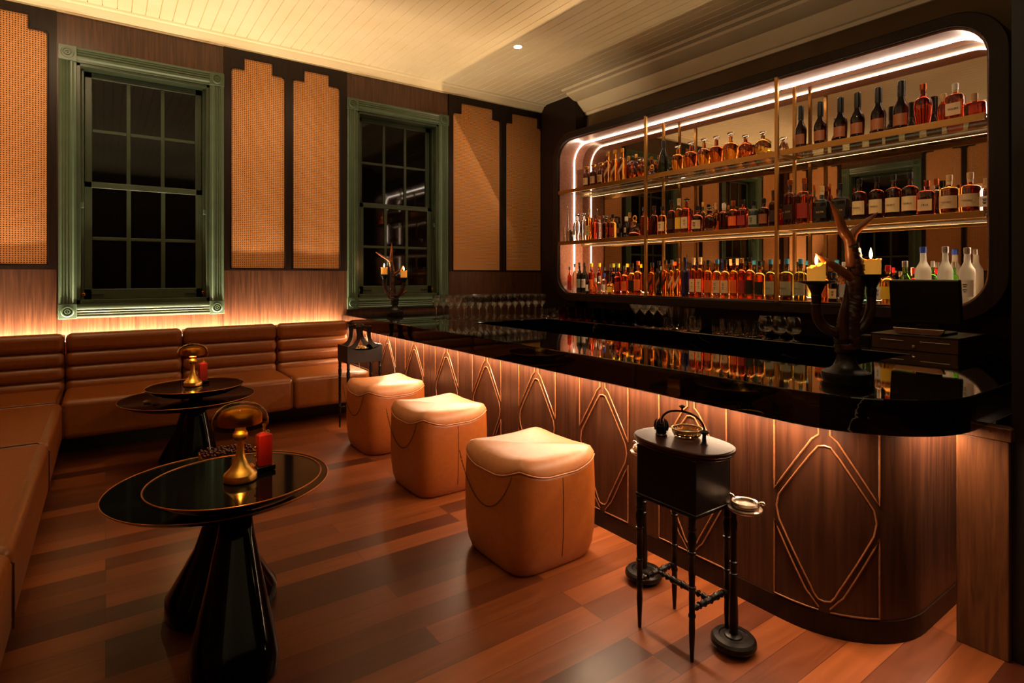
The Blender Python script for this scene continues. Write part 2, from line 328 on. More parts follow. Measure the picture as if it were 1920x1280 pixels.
# ------------------------------------------------------------------ windows (built facing -y, origin at the sill centre on the wall face)
def window(name, x0, x1, z0, z1):
    w = sempty(name); hw = (x1-x0)/2; h = z1-z0
    cw = .10
    # fluted casing on four sides
    fl = [(0, 0), (0, .022), (.012, .026), (.022, .020), (.030, .024), (.038, .018), (.048, .024), (.056, .018), (.066, .024), (.076, .024), (.086, .014), (cw, .014), (cw, 0)]
    b = B()
    b.extr([(hw+cw-p[0], -p[1]) for p in fl], 'z', 0, h); b.extr([(-hw-cw+p[0], -p[1]) for p in fl], 'z', 0, h)
    b.extr([(-p[1], h+cw-p[0]) for p in fl], 'x', -hw, hw); b.extr([(-p[1], -cw+p[0]) for p in fl], 'x', -hw, hw)
    obj('casing', b, M_green, w, smooth=True, angle=20)
    for sx in (-1, 1):
        for zz in (-cw/2, h+cw/2):
            c = B().box(-.052, -.030, -.052, .052, 0, .052); k = obj('corner_block', c, M_green, w, bevel=.002); k.location = (sx*(hw+cw/2), 0, zz)
            rs = B().lathe([(.038, 0), (.038, .004), (.034, .008), (.028, .008), (.025, .002), (.020, .002), (.017, .008), (.012, .008), (.010, .003), (.006, .003), (.004, .008), (.0005, .009)], 28)
            rr = obj('rosette', rs, M_green, k, smooth=True); rr.rotation_euler = (pi/2, 0, 0); rr.location = (0, -.030, 0)
    b = B().box(-hw, 0, 0, -hw+.022, .16, h).box(hw-.022, 0, 0, hw, .16, h).box(-hw, 0, h-.022, hw, .16, h).box(-hw, 0, 0, hw, .16, .03)
    b.box(-hw+.022, .06, 0, -hw+.04, .10, h).box(hw-.04, .06, 0, hw-.022, .10, h)
    obj('reveal', b, M_greend, w, bevel=.002)
    def sash(y, za, zb, nm):
        b = B(); a = -hw+.04; c = hw-.04; sw = .048
        b.box(a, y, za, a+sw, y+.032, zb).box(c-sw, y, za, c, y+.032, zb).box(a, y, za, c, y+.032, za+(.075 if nm == 'lower_sash' else .05)).box(a, y, zb-.045, c, y+.032, zb)
        z0_ = za+(.075 if nm == 'lower_sash' else .05); gx = (c-a-2*sw)/3; gz = (zb-.045-z0_)/2
        for i in (1, 2): b.box(a+sw+gx*i-.014, y+.002, z0_, a+sw+gx*i+.014, y+.030, zb-.045)
        b.box(a+sw, y+.004, z0_+gz-.012, c-sw, y+.028, z0_+gz+.012)
        s_ = obj(nm, b, M_greend, w, bevel=.004, seg=2)
        for i in range(3):
            for j in range(2):
                p = B().box(a+sw+gx*i, y+.013, z0_+gz*j, a+sw+gx*(i+1), y+.017, z0_+gz*(j+1)); obj('pane', p, M_night, s_)
        return s_
    sash(.115, h/2-.02, h-.022, 'upper_sash'); lo = sash(.075, .03, h/2+.03, 'lower_sash')
    for sx in (-1, 1):
        p = B().box(sx*.30-.04, .060, .062, sx*.30+.04, .068, .072); obj('sash_lift', p, M_blackm, lo, bevel=.003)
        p = B().box(sx*.385-.012, .055, .055, sx*.385+.012, .07, .078); obj('sash_bolt', p, M_brass, lo, bevel=.003)
        p = B().box(sx*(hw-.03)-.01, .03, h/2-.17, sx*(hw-.03)+.01, .05, h/2-.13); obj('sash_stop', p, M_green, w, bevel=.003)
    return w
for i, (a, c) in enumerate(WIN):
    w = window('window_%d' % (i+1), a, c, WZ0, WZ1); w.location = ((a+c)/2, NY, WZ0)
w = window('window_3', LW[0], LW[1], WZ0, WZ1); w.location = (WX, (LW[0]+LW[1])/2, WZ0); w.rotation_euler = (0, 0, pi/2)
# night outside
struct('wall_outside', B().box(-1.3, NY+.35, 0, 4.4, NY+.4, CZ).box(WX-.45, 2.6, 0, WX-.4, 4.6, CZ), mat('night_dark', (6, 6, 8), .9))

# ------------------------------------------------------------------ wall panels with stepped rattan insets
def rat_poly(x0, x1, z0=1.212, zs=2.835, zt=2.93, a=.235, bb=.235):
    w = x1-x0; r = .028; n0 = x0+w*a; n1 = x1-w*bb
    arc = lambda cx, cz, a0, a1: [(cx+r*cos(math.radians(a0+(a1-a0)*i/5)), cz+r*sin(math.radians(a0+(a1-a0)*i/5))) for i in range(6)]
    return [(x0, z0), (x1, z0)]+arc(x1-r, zs-r, 0, 90)+[(n1, zs), (n1, zt), (n0, zt), (n0, zs)]+arc(x0+r, zs-r, 90, 180)
def panel(name, label, xa, xb, insets, loc, rotz, z0=.0):
    t = thing(name, label, 'wall panel', loc, rotz)
    def tile(b, poly, x0, x1):   # frame ring around an inset, extruded 14 mm
        zb, zt = z0, 2.993
        cx = (poly[0][0]+poly[1][0])/2; cz = 2.0; out = []
        for p in poly:
            dx, dz = p[0]-cx, p[1]-cz
            s_ = min(((x1-cx)/dx if dx > 0 else (x0-cx)/dx) if abs(dx) > 1e-6 else 1e9, ((zt-cz)/dz if dz > 0 else (zb-cz)/dz) if abs(dz) > 1e-6 else 1e9)
            out.append((cx+dx*s_, cz+dz*s_))
        # insert exact corners by snapping the closest outer points
        for cn in ((x0, zb), (x1, zb), (x1, zt), (x0, zt)):
            j = min(range(len(out)), key=lambda q: (out[q][0]-cn[0])**2+(out[q][1]-cn[1])**2); out[j] = cn
        b.ringx(out, poly, 'y', -.016, 0)
    b = B(); n = len(insets); cuts = [xa]+[(insets[i][1]+insets[i+1][0])/2 for i in range(n-1)]+[xb]
    polys = [rat_poly(*i) for i in insets]
    for i, p in enumerate(polys): tile(b, p, cuts[i], cuts[i+1])
    obj('frame', b, M_frame if z0 > 1 else M_frame, t)
    for i, p in enumerate(polys):
        obj('rattan_inset', B().extr(p, 'y', -.006, 0), M_rattan, t)
        mid = [(q[0]+(-.010 if q[0] < (p[0][0]+p[1][0])/2 else .010), q[1]+(.010 if q[1] > 2 else -.010)) for q in p]
        bb = B().tube([(q[0], -.016, q[1]) for q in mid], .0035, 6, loop=True); obj('bead_moulding', bb, M_frame, t, smooth=True)
    bb = B().box(xa, -.012, 0, xb, 0, z0); obj('lower_board', bb, M_wood, t)
    return t
Z0P = 1.19
panel('wall_panel', 'wall panel with rattan inset in the left corner beside the first window', WX+.02, -.28, [(-.76, -.331, 1.228)], (0, NY, 0), 0, Z0P)
panel('wall_panel', 'wall panel with two tall stepped rattan insets between the two green windows', .775, 1.785, [(.832, 1.24), (1.313, 1.715)], (0, NY, 0), 0, Z0P)
panel('wall_panel', 'wall panel with two wide rattan insets right of the second window beside the back bar', 2.838, 4.04, [(2.891, 3.466, 1.205, 2.815, 2.925, .165, .165), (3.55, 4.028, 1.205, 2.815, 2.925, .165, .10)], (0, NY, 0), 0, Z0P)
panel('wall_panel', 'wall panel with rattan insets on the left wall, seen in the mirror nearest the corner', 4.17, 5.0, [(4.22, 4.62), (4.70, 4.98)], (WX, 0, 0), pi/2, Z0P)
panel('wall_panel', 'wall panel with rattan insets on the left wall, beyond the window seen in the mirror', 2.16, 3.10, [(2.22, 2.6), (2.66, 3.06)], (WX, 0, 0), pi/2, Z0P)

# ------------------------------------------------------------------ banquettes
def section(label, L, z=(0, 0, 0), rotz=0, seat_x=None):
    t = thing('banquette_section', label, 'banquette', z, rotz, None)
    # local: x along the bench 0..L, y 0 (back, at wall) .. -D
    s0, s1 = seat_x or (0, L)
    obj('plinth', B().box(0, -.40, .0, L, -.05, .14), M_blackm, t)
    obj('seat', B().box(s0+.002, -.74, .155, s1-.002, -.20, .392), M_leath, t, bevel=.035, seg=5)
    bk = obj('backrest', B().box(.004, -.19, .30, L-.004, -.085, .74), M_leath, t, bevel=.01, seg=3)
    zz = [(.34, .445), (.44, .54), (.535, .635), (.63, .757)]
    for a, c in zz: obj('channel_roll', B().box(.002, -.245, a, L-.002, -.14, c), M_leath, bk, bevel=.040, seg=6)
    obj('seat_seam', B().tube([(s1-.01, -.742, .17), (s1-.01, -.742, .35), (s1-.01, -.70, .394), (s1-.01, -.25, .394)], .003, 6), M_cord, t, smooth=True)
    return t
ys = NY
for lab, x0, x1, sx in (('tan leather banquette end on the window wall in the left corner', WX+.02, -.222, None),
                    ('tan leather banquette section under the left green window, behind the far tables', -.222, .466, (0, .688)),
                    ('tan leather banquette section between the windows, right of the far table lamp', .466, 1.132, (0, .666)),
                    ('tan leather banquette section ending beside the bar, behind the far antique stand', 1.132, 1.724, (0, .592))):
    if sx is None:
        t = section(lab, x1-x0, (x0, ys, 0), 0, (0, .70))
    else: t = section(lab, x1-x0, (x0, ys, 0), 0, sx)
for lab, y0, y1 in (('tan leather banquette seat along the left wall nearest the corner', 3.34, 4.33), ('tan leather banquette seat along the left wall, second from the corner', 2.10, 3.34),
                    ('tan leather banquette seat along the left wall closest to the viewer', .7, 2.10)):
    section(lab, y1-y0, (WX, y0, 0), pi/2)

# ------------------------------------------------------------------ the bar
bar = thing('bar_counter', 'long walnut bar with rounded end, diamond mouldings and black veined marble top', 'bar', (0, 0, 0))
ZT = .797; TK = .106
# countertop: an outline with a hole (staff well), built as strips
outer = [(1.73, 5.068), (1.73, .93)]
for i in range(1, 15):
    a = pi+pi/2*i/14; outer.append((2.09+.36*cos(a), .93+.36*sin(a)))
outer += [(3.0, .57)]
inner = [(2.235, 3.64), (2.235, 1.10)]
for i in range(1, 15):
    a = pi+pi/2*i/14; inner.append((2.295+.06*cos(a), 1.10+.06*sin(a)))
inner += [(2.95, 1.04)]
b = B(); n = len(outer)
def slab(b, A, Bq, z0, z1):
    m = len(A); vs = [(p[0], p[1], z) for z in (z0, z1) for p in A+Bq]; k = 2*m; fs = []
    for j in range(m-1):
        fs += [(j, j+1, m+j+1, m+j), (k+j, k+m+j, k+m+j+1, k+j+1), (j, k+j, k+j+1, j+1), (m+j, m+j+1, k+m+j+1, k+m+j)]
    b.add(vs, fs)
slab(b, outer, inner, ZT-TK, ZT)
b.box(1.73, 3.64, ZT-TK, 4.03, 5.085, ZT); b.v[-8:] = [(x if x > 1.8 else (2.235 if y < 4 else 1.73), y, z) for x, y, z in b.v[-8:]]
b = B(); 
# simple convex pieces merged: front strip + return + back counter, all in one mesh
def poly_slab(b, P, z0, z1): b.extr(P, 'z', z0, z1)
ring_out = outer+[(3.0, .57), (3.0, .705), (4.19, .705), (4.19, 4.495), (4.035, 4.495), (4.035, 5.068)]
hole = [(2.235, 3.64), (2.235, 1.10)]+inner[2:]+[(2.95, 3.64)]
import bmesh
def slab_with_hole(name, out, hol, z0, z1, m, parent, bevel=.004):
    bm = bmesh.new(); vo = [bm.verts.new((x, y, z1)) for x, y in out]; vh = [bm.verts.new((x, y, z1)) for x, y in hol]
    es = [bm.edges.new((vo[i], vo[(i+1) % len(vo)])) for i in range(len(vo))]+[bm.edges.new((vh[i], vh[(i+1) % len(vh)])) for i in range(len(vh))]
    bmesh.ops.triangle_fill(bm, edges=es, use_beauty=True, use_dissolve=False)
    fs = bm.faces[:]; r = bmesh.ops.extrude_face_region(bm, geom=fs)
    bmesh.ops.translate(bm, verts=[g for g in r['geom'] if isinstance(g, bmesh.types.BMVert)], vec=(0, 0, z0-z1))
    bmesh.ops.recalc_face_normals(bm, faces=bm.faces)
    me = bpy.data.meshes.new(name); bm.to_mesh(me); bm.free(); me.materials.append(m)
    o = bpy.data.objects.new(name, me); C.objects.link(o); o.parent = parent
    if bevel:
        md = o.modifiers.new('bevel', 'BEVEL'); md.width = bevel; md.segments = 2; md.limit_method = 'ANGLE'; md.angle_limit = math.radians(60)
    return o
outd = []
for p in ring_out:
    if not outd or (abs(p[0]-outd[-1][0])+abs(p[1]-outd[-1][1])) > 1e-4: outd.append(p)
slab_with_hole('countertop', outd, hole, ZT-TK, ZT, M_marble, bar)
# front panel path
RP = .30; XP = 1.846; YC = 1.02
def path(s):            # s = arc length from y = YC towards the end (+) or the wall (-)
    if s <= 0: return (XP, YC-s, -1, 0)
    q = pi/2*RP
    if s < q:
        a = s/RP; return (XP+RP-RP*cos(a), YC-RP*sin(a), -cos(a), -sin(a))
    return (XP+RP+(s-q), YC-RP, 0, -1)
ss = [-(5.08-YC)]+[-.3*i for i in range(13, 0, -1)]+[pi/2*RP*i/16 for i in range(17)]+[pi/2*RP+.45]
b = B(); T = .03
vs = []; fs = []
for s_ in ss:
    x, y, nx, ny = path(s_)
    for z in (.02, ZT-TK): vs += [(x, y, z), (x-nx*T, y-ny*T, z)]
for i in range(len(ss)-1):
    a = i*4; c = a+4
    fs += [(a, c, c+2, a+2), (a+1, a+3, c+3, c+1), (a+2, c+2, c+3, a+3), (a, a+1, c+1, c)]
fs += [(0, 2, 3, 1), tuple(len(vs)-4+q for q in (0, 1, 3, 2))]
obj('front_panel', b.add(vs, fs), M_barwood, bar, smooth=True)
b = B(); vs = []; fs = []
for s_ in ss:
    x, y, nx, ny = path(s_)
    for z in (.0, .07): vs += [(x+nx*.004, y+ny*.004, z), (x-nx*.01, y-ny*.01, z)]
for i in range(len(ss)-1):
    a = i*4; c = a+4
    fs += [(a, c, c+2, a+2), (a+1, a+3, c+3, c+1), (a+2, c+2, c+3, a+3), (a, a+1, c+1, c)]
obj('plinth', b.add(vs, fs), M_frame, bar, smooth=True)
# diamond mouldings: the path runs with s; panel k spans s-range
def onp(s_, z, out=.003):
    x, y, nx, ny = path(s_); return (x+nx*out, y+ny*out, z)
def dense(P, closed):
    out = []; n = len(P)
    for i in range(n if closed else n-1):
        a, c = P[i], P[(i+1) % n]; k = max(1, int(math.hypot(a[0]-c[0], a[1]-c[1])/.03))
        for j in range(k): out.append((a[0]+(c[0]-a[0])*j/k, a[1]+(c[1]-a[1])*j/k))
    if not closed: out.append(P[-1])
    return out
M_mould = mottled('moulding_walnut', (128, 78, 48), (146, 92, 58), 10, .22, (6, 6, 6), 0)  # paler than the bar front: bright lit edges put into the colour
def diamond(sc, w=.31):
    hw = w/2; g = .018; zc = .375; e = hw-.004
    loop = [(-.030, .585), (-.018, .602), (0, .606), (.018, .602), (.030, .585), (.040, .572), (e-.012, .415), (e-.004, .375), (e-.012, .335), (.040, .150), (.030, .128), (.018, .112), (0, .108), (-.018, .112), (-.030, .128), (-.040, .150), (-e+.012, .335), (-e+.004, .375), (-e+.012, .415), (-.040, .572)]
    r = .0028
    def put(nm, P, closed):
        Q = dense(P, closed); b = B().tube([onp(sc+q[0], q[1]) for q in Q], r, 7, loop=closed); obj(nm, b, M_mould, bar, smooth=True)
    put('diamond_moulding', loop, True)
    for sx in (-1, 1):
        up = [(sx*.016, ZT-TK-.004), (sx*.016, .640), (sx*.036, .622), (sx*.052, .596), (sx*(hw), .430), (sx*hw, ZT-TK-.004)]
        lo = [(sx*hw, .325), (sx*hw, .078), (sx*.016, .078), (sx*.016, .088), (sx*.040, .118), (sx*.052, .130)]
        put('corner_moulding', up, False); put('corner_moulding', lo, True)
cy = [.897, 1.390, 1.870, 2.360, 2.845, 3.330, 3.815, 4.300, 4.785]
for c in cy: diamond(YC-c)
b = B()
for y in (1.147, 1.63, 2.12, 2.6, 3.09, 3.57, 4.06, 4.54): b.box(XP-.0015, y-.001, .02, XP, y+.001, ZT-TK)
obj('panel_joint', b, M_cord, bar)
# staff side cabinets and back counter carcass
obj('carcass', B().box(1.88, 1.3, 0, 2.20, 3.6, ZT-TK).box(2.99, .75, 0, 4.18, 4.47, ZT-TK).box(1.9, 3.68, 0, 4.03, 5.07, ZT-TK).box(2.3, .76, 0, 2.99, .98, ZT-TK), M_blackm, bar)
b = B().box(1.785, .95, ZT-TK-.008, 1.812, 5.05, ZT-TK-.0005); obj('light_channel', b, M_bronze, bar)

# ------------------------------------------------------------------ back bar cabinet
XF, XM = 3.78, 4.12
cab = thing('back_bar_cabinet', 'tall wall cabinet with rounded lit opening, mirror back and brass framed shelves of bottles', 'cabinet', (0, 0, 0))
Y0, Y1, ZB, ZTp = .98, 4.49, .965, 2.52
oi = rrect(Y0, ZB, Y1, ZTp, .20, 10); oo = rrect(Y0-.09, ZB-.07, Y1+.07, ZTp+.066, .26, 10)
obj('frame', B().ringx(oo, oi, 'x', XF, EX-.002), M_frame, cab, bevel=.006, seg=2)
ol = rrect(Y0+.012, ZB+.010, Y1-.012, ZTp-.012, .19, 10)
obj('liner', B().ringx([(p[0], p[1]) for p in rrect(Y0+.001, ZB+.001, Y1-.001, ZTp-.001, .199, 10)], ol, 'x', XF+.03, XM), M_rev, cab, smooth=True)
obj('mirror', B().extr(rrect(Y0+.001, ZB+.001, Y1-.001, ZTp-.001, .199, 10), 'x', XM, XM+.01), M_mirror, cab)
# LED diffuser running round the liner, open along the bottom
xl = 4.0; Pl = rrect(Y0+.016, ZB+.014, Y1-.016, ZTp-.016, .186, 12)
# order: corner arcs TR(y1,z1), TL(y0,z1), BL(y0,z0), BR(y1,z0) -> start low on the far (y1) side and go over the top
arcs = [Pl[i*13:(i+1)*13] for i in range(4)]
led = [(Y1-.016, ZB+.20)]+arcs[0]+arcs[1]+[(Y0+.016, ZB+.20)]
obj('light_strip', B().tube([(xl, p[0], p[1]) for p in led], .0042, 6), M_led, cab, smooth=True)
XS0, XS1 = 3.80, 4.10
# area lights coupled to that strip
#strip('back_bar_led_top', (xl, (Y0+Y1)/2, ZTp-.03), .008, 3.1, 16, (0, 0, 0))
#strip('back_bar_led_left', (xl, Y1-.03, 1.75), .008, 1.1, 7, (pi/2, 0, 0))
#strip('back_bar_led_right', (xl, Y0+.03, 1.75), .008, 1.1, 5, (-pi/2, 0, 0))
strip('back_bar_led_foot', (4.09, (Y0+Y1)/2, ZB+.025), .008, 3.0, 70, (pi, 0, 0), (1, .66, .36))
SH = [2.010, 1.492]
M_shelfg = mat('shelf_glass', (235, 240, 225), 0, 0, trans=1, ior=1.25)
for k, z in enumerate(SH):
    s_ = obj('shelf', B().box(3.80, Y0+.014, z-.012, 4.10, Y1-.014, z), M_shelfg, cab, label='clear glass shelf')
    obj('front_rail', B().box(3.780, Y0+.014, z-.034, 3.800, Y1-.014, z+.002), M_bronze, s_, bevel=.001)
    obj('back_rail', B().box(4.095, Y0+.014, z-.034, 4.112, Y1-.014, z-.012), M_bronze, s_, bevel=.001)
    obj('shelf_light', B().box(4.062, Y0+.05, z-.0335, 4.074, Y1-.05, z-.026), M_ledlow, s_)
    strip('shelf_led_%s' % ('upper' if k == 0 else 'lower'), (4.067, (Y0+Y1)/2, z-.034), .005, 3.3, 1.6, (0, 0, 0), (1, .68, .38))
    strip('shelf_led_up_%s' % ('upper' if k == 0 else 'lower'), (4.092, (Y0+Y1)/2, z+.002), .005, 3.3, 6, (pi, 0, 0), (1, .68, .38))  # upward fill strip, added to brighten the bottles
    for py in (3.31, 2.137):
        obj('bearer', B().box(3.80, py-.009, z-.034, 4.095, py+.009, z-.013), M_bronze, s_, bevel=.001)
for py in (3.31, 2.137):
    obj('front_post', B().box(3.766, py-.011, ZB+.002, 3.788, py+.011, ZTp-.002), M_bronze, cab, bevel=.001)
    obj('rear_post', B().box(4.0, py-.010, ZB+.002, 4.02, py+.010, ZTp-.002), M_bronze, cab, bevel=.001)
obj('base_ledge', B().box(3.785, Y0+.15, ZB-.0, 4.118, Y1-.15, ZB+.008), M_black, cab, bevel=.001)
ZL = ZB+.008

# ------------------------------------------------------------------ bottles
# profile fractions (height 0..1, radius 0..1 of the body) ; neck radius in metres handled by 'nk'
def bottle(name, label, group, x, y, z0, H, R, kind, body, cap, lab, depth=None, rot=0):
    t = thing(name, label, 'bottle', (x, y, z0), rot, group)
    g = B(); nk = min(.0135, R*.42); c = B(); CH_ = .030
    n = 2; rx = R; ry = R
    if kind in ('sq', 'flat'): n = 5; rx = R*(.8 if kind == 'sq' else .55)
    if kind == 'round': n = 2.2; rx = R*.55
    if kind in ('std', 'sq', 'flat', 'tall'):
        sh = {'std': .60, 'sq': .62, 'flat': .55, 'tall': .62}[kind]
        lv = [(0, rx*.86, ry*.86, n), (.006, rx*.98, ry*.98, n), (H*.1, rx, ry, n), (H*sh, rx, ry, n)]
        top = H*sh
        for a in (22, 45, 68, 85):
            f = 1-sin(math.radians(a)); q = math.cos(math.radians(a))
            lv.append((top+H*.10*sin(math.radians(a)), nk+(rx-nk)*q, nk+(ry-nk)*q, 2+(n-2)*q))
        lv += [(top+H*.115, nk, nk, 2), (H-CH_, nk*.92, nk*.92, 2)]
    elif kind == 'wine':
        lv = [(0, R*.9, R*.9, 2), (.006, R, R, 2), (H*.58, R, R, 2), (H*.64, R*.92, R*.92, 2), (H*.70, R*.62, R*.62, 2), (H*.76, R*.42, R*.42, 2), (H-CH_, R*.36, R*.36, 2)]; nk = R*.38
    elif kind == 'champ':
        lv = [(0, R*.9, R*.9, 2), (.006, R, R, 2), (H*.42, R, R, 2), (H*.54, R*.86, R*.86, 2), (H*.66, R*.58, R*.58, 2), (H*.78, R*.38, R*.38, 2), (H-CH_, R*.32, R*.32, 2)]; nk = R*.36; CH_ = .05
    elif kind == 'cognac':
        lv = [(0, R*.80, R*.80, 2), (.006, R*.86, R*.86, 2), (H*.30, R*.98, R*.98, 2), (H*.42, R, R, 2), (H*.50, R*.90, R*.90, 2), (H*.56, R*.66, R*.66, 2), (H*.62, R*.47, R*.47, 2), (H-.09, R*.40, R*.40, 2)]; nk = R*.42; CH_ = .09
    elif kind == 'dec':
        lv = [(0, R*.84, R*.84, 2), (.006, R*.9, R*.9, 2), (H*.45, R, R, 2), (H*.54, R*.99, R*.99, 2), (H*.60, R*.84, R*.84, 2), (H*.635, R*.5, R*.5, 2), (H*.67, nk*1.1, nk*1.1, 2), (H-CH_, nk, nk, 2)]
    elif kind == 'oval':
        lv = [(0, R*.72, R*.72, 2), (.006, R*.76, R*.76, 2), (H*.28, R*.9, R*.9, 2), (H*.50, R, R, 2), (H*.60, R*.93, R*.93, 2), (H*.67, R*.66, R*.66, 2), (H*.72, R*.36, R*.36, 2), (H-CH_, R*.30, R*.30, 2)]; nk = R*.34
    elif kind == 'round':
        lv = [(0, rx*.6, ry*.55, 3)]; cz = H*.36; Rz = H*.35
        for a in range(-70, 76, 18):
            lv.append((cz+Rz*sin(math.radians(a)), max(nk, rx*math.cos(math.radians(a))**.6), max(nk, ry*math.cos(math.radians(a))**.8), 2.2))
        lv += [(cz+Rz*1.02, nk, nk, 2), (H-CH_, nk, nk, 2)]
    elif kind == 'ship':
        lv = [(0, R*.95, R*.95, 2), (.02, R, R, 2), (H*.22, R*.9, R*.9, 2), (H*.34, R*.55, R*.55, 2), (H*.42, nk, nk, 2), (H*.58, nk, nk, 2)]
    elif kind == 'skull':
        lv = [(0, R*.55, R*.55, 2), (H*.08, R*.62, R*.66, 2), (H*.22, R*.66, R*.7, 2, -R*.1, 0), (H*.36, R*.98, R*.9, 2.2), (H*.52, R*1.05, R*.98, 2.2), (H*.66, R*.9, R*.85, 2), (H*.74, R*.5, R*.5, 2), (H*.78, nk, nk, 2), (H-CH_, nk*1.1, nk*1.1, 2)]
    elif kind == 'cone':
        lv = [(0, R, R, 2), (H*.12, R*.95, R*.95, 2), (H*.8, R*.35, R*.35, 2), (H-CH_*.3, R*.3, R*.3, 2)]; nk = R*.3; CH_ = .012
    g.loft(lv, 20)
    o = obj('glass_body', g, bmat(body), t, smooth=True, angle=50)
    # closure
    zc = H-CH_
    if cap == 'glass' or cap == 'ball':
        c.lathe([(nk*.9, zc-.002), (nk*.7, zc+.006), (nk*1.7, zc+.012), (nk*2.0, zc+.020), (nk*1.8, H-.003), (nk*.6, H)], 16)
        obj('stopper', c, M_glass if cap == 'glass' else cmat('gold'), t, smooth=True)
    elif cap == 'ring':
        c.lathe([(nk*1.3, H*.58), (nk*1.5, H*.60), (nk*1.1, H*.63)], 16); obj('collar', c, cmat('gold'), t, smooth=True)
        zc_ = H*.63+R*.42; c = B().tube([(0, R*.36*cos(2*pi*i/20), zc_+R*.40*sin(2*pi*i/20)) for i in range(20)], R*.10, 8, loop=True); obj('ring_stopper', c, cmat('gold'), t, smooth=True)
    else:
        hh = CH_
        c.lathe([(nk*1.12, zc-.006), (nk*1.16, zc), (nk*1.16, H-.003), (nk*1.0, H)], 16); obj('cap', c, cmat(cap), t, smooth=True, angle=30)
        if cap in ('cork', 'white'): 
            c2 = B().lathe([(nk*.97, zc-.028), (nk*1.02, zc-.007)], 16, cap=False); obj('neck_band', c2, lmat('pale'), t, smooth=True)
    # label on the room side (-x)
    if lab:
        lc = lab.split('/'); spec = lc[1] if len(lc) > 1 else ''
        zl0, zl1 = {'wine': (.18, .46), 'cognac': (.10, .33), 'champ': (.1, .3), 'round': (.25, .48), 'dec': (.12, .34)}.get(kind, (.14, .46))
        zl0 *= H; zl1 *= H; P = B()
        if kind in ('sq', 'flat', 'round'):
            xx = rx+.0012; ww = ry*(.80 if kind != 'round' else .34)
            if spec == 'diag': P.add([(-xx, ww, zl0+.02), (-xx, -ww, zl1-.01), (-xx, -ww, zl1+.03), (-xx, ww, zl0+.06)], [(0, 1, 2, 3)])
            else: P.box(-xx, -ww, zl0, -xx+.0009, ww, zl1)
        else:
            K = 12; vs = []; fs = []
            rl = (R if kind != 'cognac' else R*.97)+.0009
            if kind == 'dec': rl = R*1.0+.0006
            A = math.radians(62)
            for i in range(K+1):
                a = pi-A+2*A*i/K; dz = (i/K-.5)*.075 if spec == 'diag' else 0; zc0, zc1 = (zl0, zl1)
                if spec == 'diag': zc0, zc1 = H*.30, H*.42
                vs += [(rl*cos(a), rl*sin(a), zc0+dz), (rl*cos(a), rl*sin(a), zc1+dz)]
            for i in range(K): fs.append((2*i, 2*i+2, 2*i+3, 2*i+1))
            P.add(vs, fs)
        lo = obj('label', P, lmat(lc[0]), t, smooth=True)
        if spec and spec != 'diag':
            tm = mat('gilt_print', (200, 160, 90), .4) if lc[0] in ('black', 'dark') else mat('dark_print', (60, 36, 26), .6)
            xx = (rx if kind in ('sq', 'flat') else R)+.0035
            textobj(spec, min(.018, 1.55*ry/max(4, len(spec))*1.15), tm, lo, (-xx, 0, (zl0+zl1)/2), (pi/2, 0, -pi/2))
        if spec == '' and lc[0] in ('cream', 'white', 'pale', 'grey') and R > .02:
            xx = (rx if kind in ('sq', 'flat') else R)+.0022; Q = B()
            for q, ww in ((.72, .55), (.60, .4), (.42, .5), (.30, .32)): zz = zl0+(zl1-zl0)*q; Q.box(-xx, -ry*ww*.5, zz-.0022, -xx+.0006, ry*ww*.5, zz+.0022)
            obj('print_lines', Q, mat('dark_print', (60, 36, 26), .6), lo)
    return t
KN = dict(std='bottle', sq='square bottle', flat='flat square bottle', tall='slim bottle', wine='wine bottle', champ='champagne bottle', cognac='long-necked bottle', dec='decanter bottle', oval='rounded bottle', round='flask bottle', ship='squat decanter', skull='skull-shaped bottle', cone='slender cone flask')
CN = dict(amber='amber', gold='golden', red='red', dark='dark brown', umber='deep brown', cognac='copper-brown', clear='clear', black='black', navy='dark navy', green='green', champ='dark green', frost='frosted', teal='dark teal', olive='olive-gold', pink='pink-orange', blue='pale blue', wine='near-black')
KO = dict(glass='glass stopper', ball='gold ball stopper', ring='ring stopper')
def shelf_row(z, X, bay, group, L):
    for i, it in enumerate(sorted(L, key=lambda q: q[0])):
        u, v, w, kind, body, cap, lab = it[:7]; x = X+(it[7] if len(it) > 7 else 0)
        y, zt, d = px_on_x(u, v, x); H = zt-z; R = w*d/F/2/1.02
        lb = (lab.split('/')[0]+' label') if lab else 'no label'
        if lab and 'diag' in lab: lb = 'slant '+lb
        s_ = '%s %s, %s, %s, %s from left in %s' % (CN[body], KN[kind], KO.get(cap, cap+' cap'), lb, ORD[i], bay)
        bottle('liquor_bottle', s_, group, x, y, z, H, R, kind, body, cap, lab)
XR = 3.865
shelf_row(SH[0], XR, 'top shelf left bay', 'bottles on the top shelf', [
 (1100, 312, 13, 'std', 'dark', 'ball', 'pale'), (1113, 308, 13, 'std', 'dark', 'ball', 'pale'), (1127, 305, 13, 'std', 'dark', 'ball', 'pale'),
 (1140, 285, 14, 'sq', 'amber', 'gold', 'pale/diag'), (1153, 281, 14, 'sq', 'amber', 'gold', 'pale/diag'), (1167, 278, 15, 'sq', 'amber', 'gold', 'pale/diag'),
 (1179, 293, 11, 'std', 'dark', 'gold', '', .07), (1185, 301, 19, 'round', 'cognac', 'glass', '', -.02), (1193, 289, 11, 'std', 'dark', 'gold', '', .07), (1202.5, 297, 19, 'round', 'cognac', 'glass', '', -.02)])
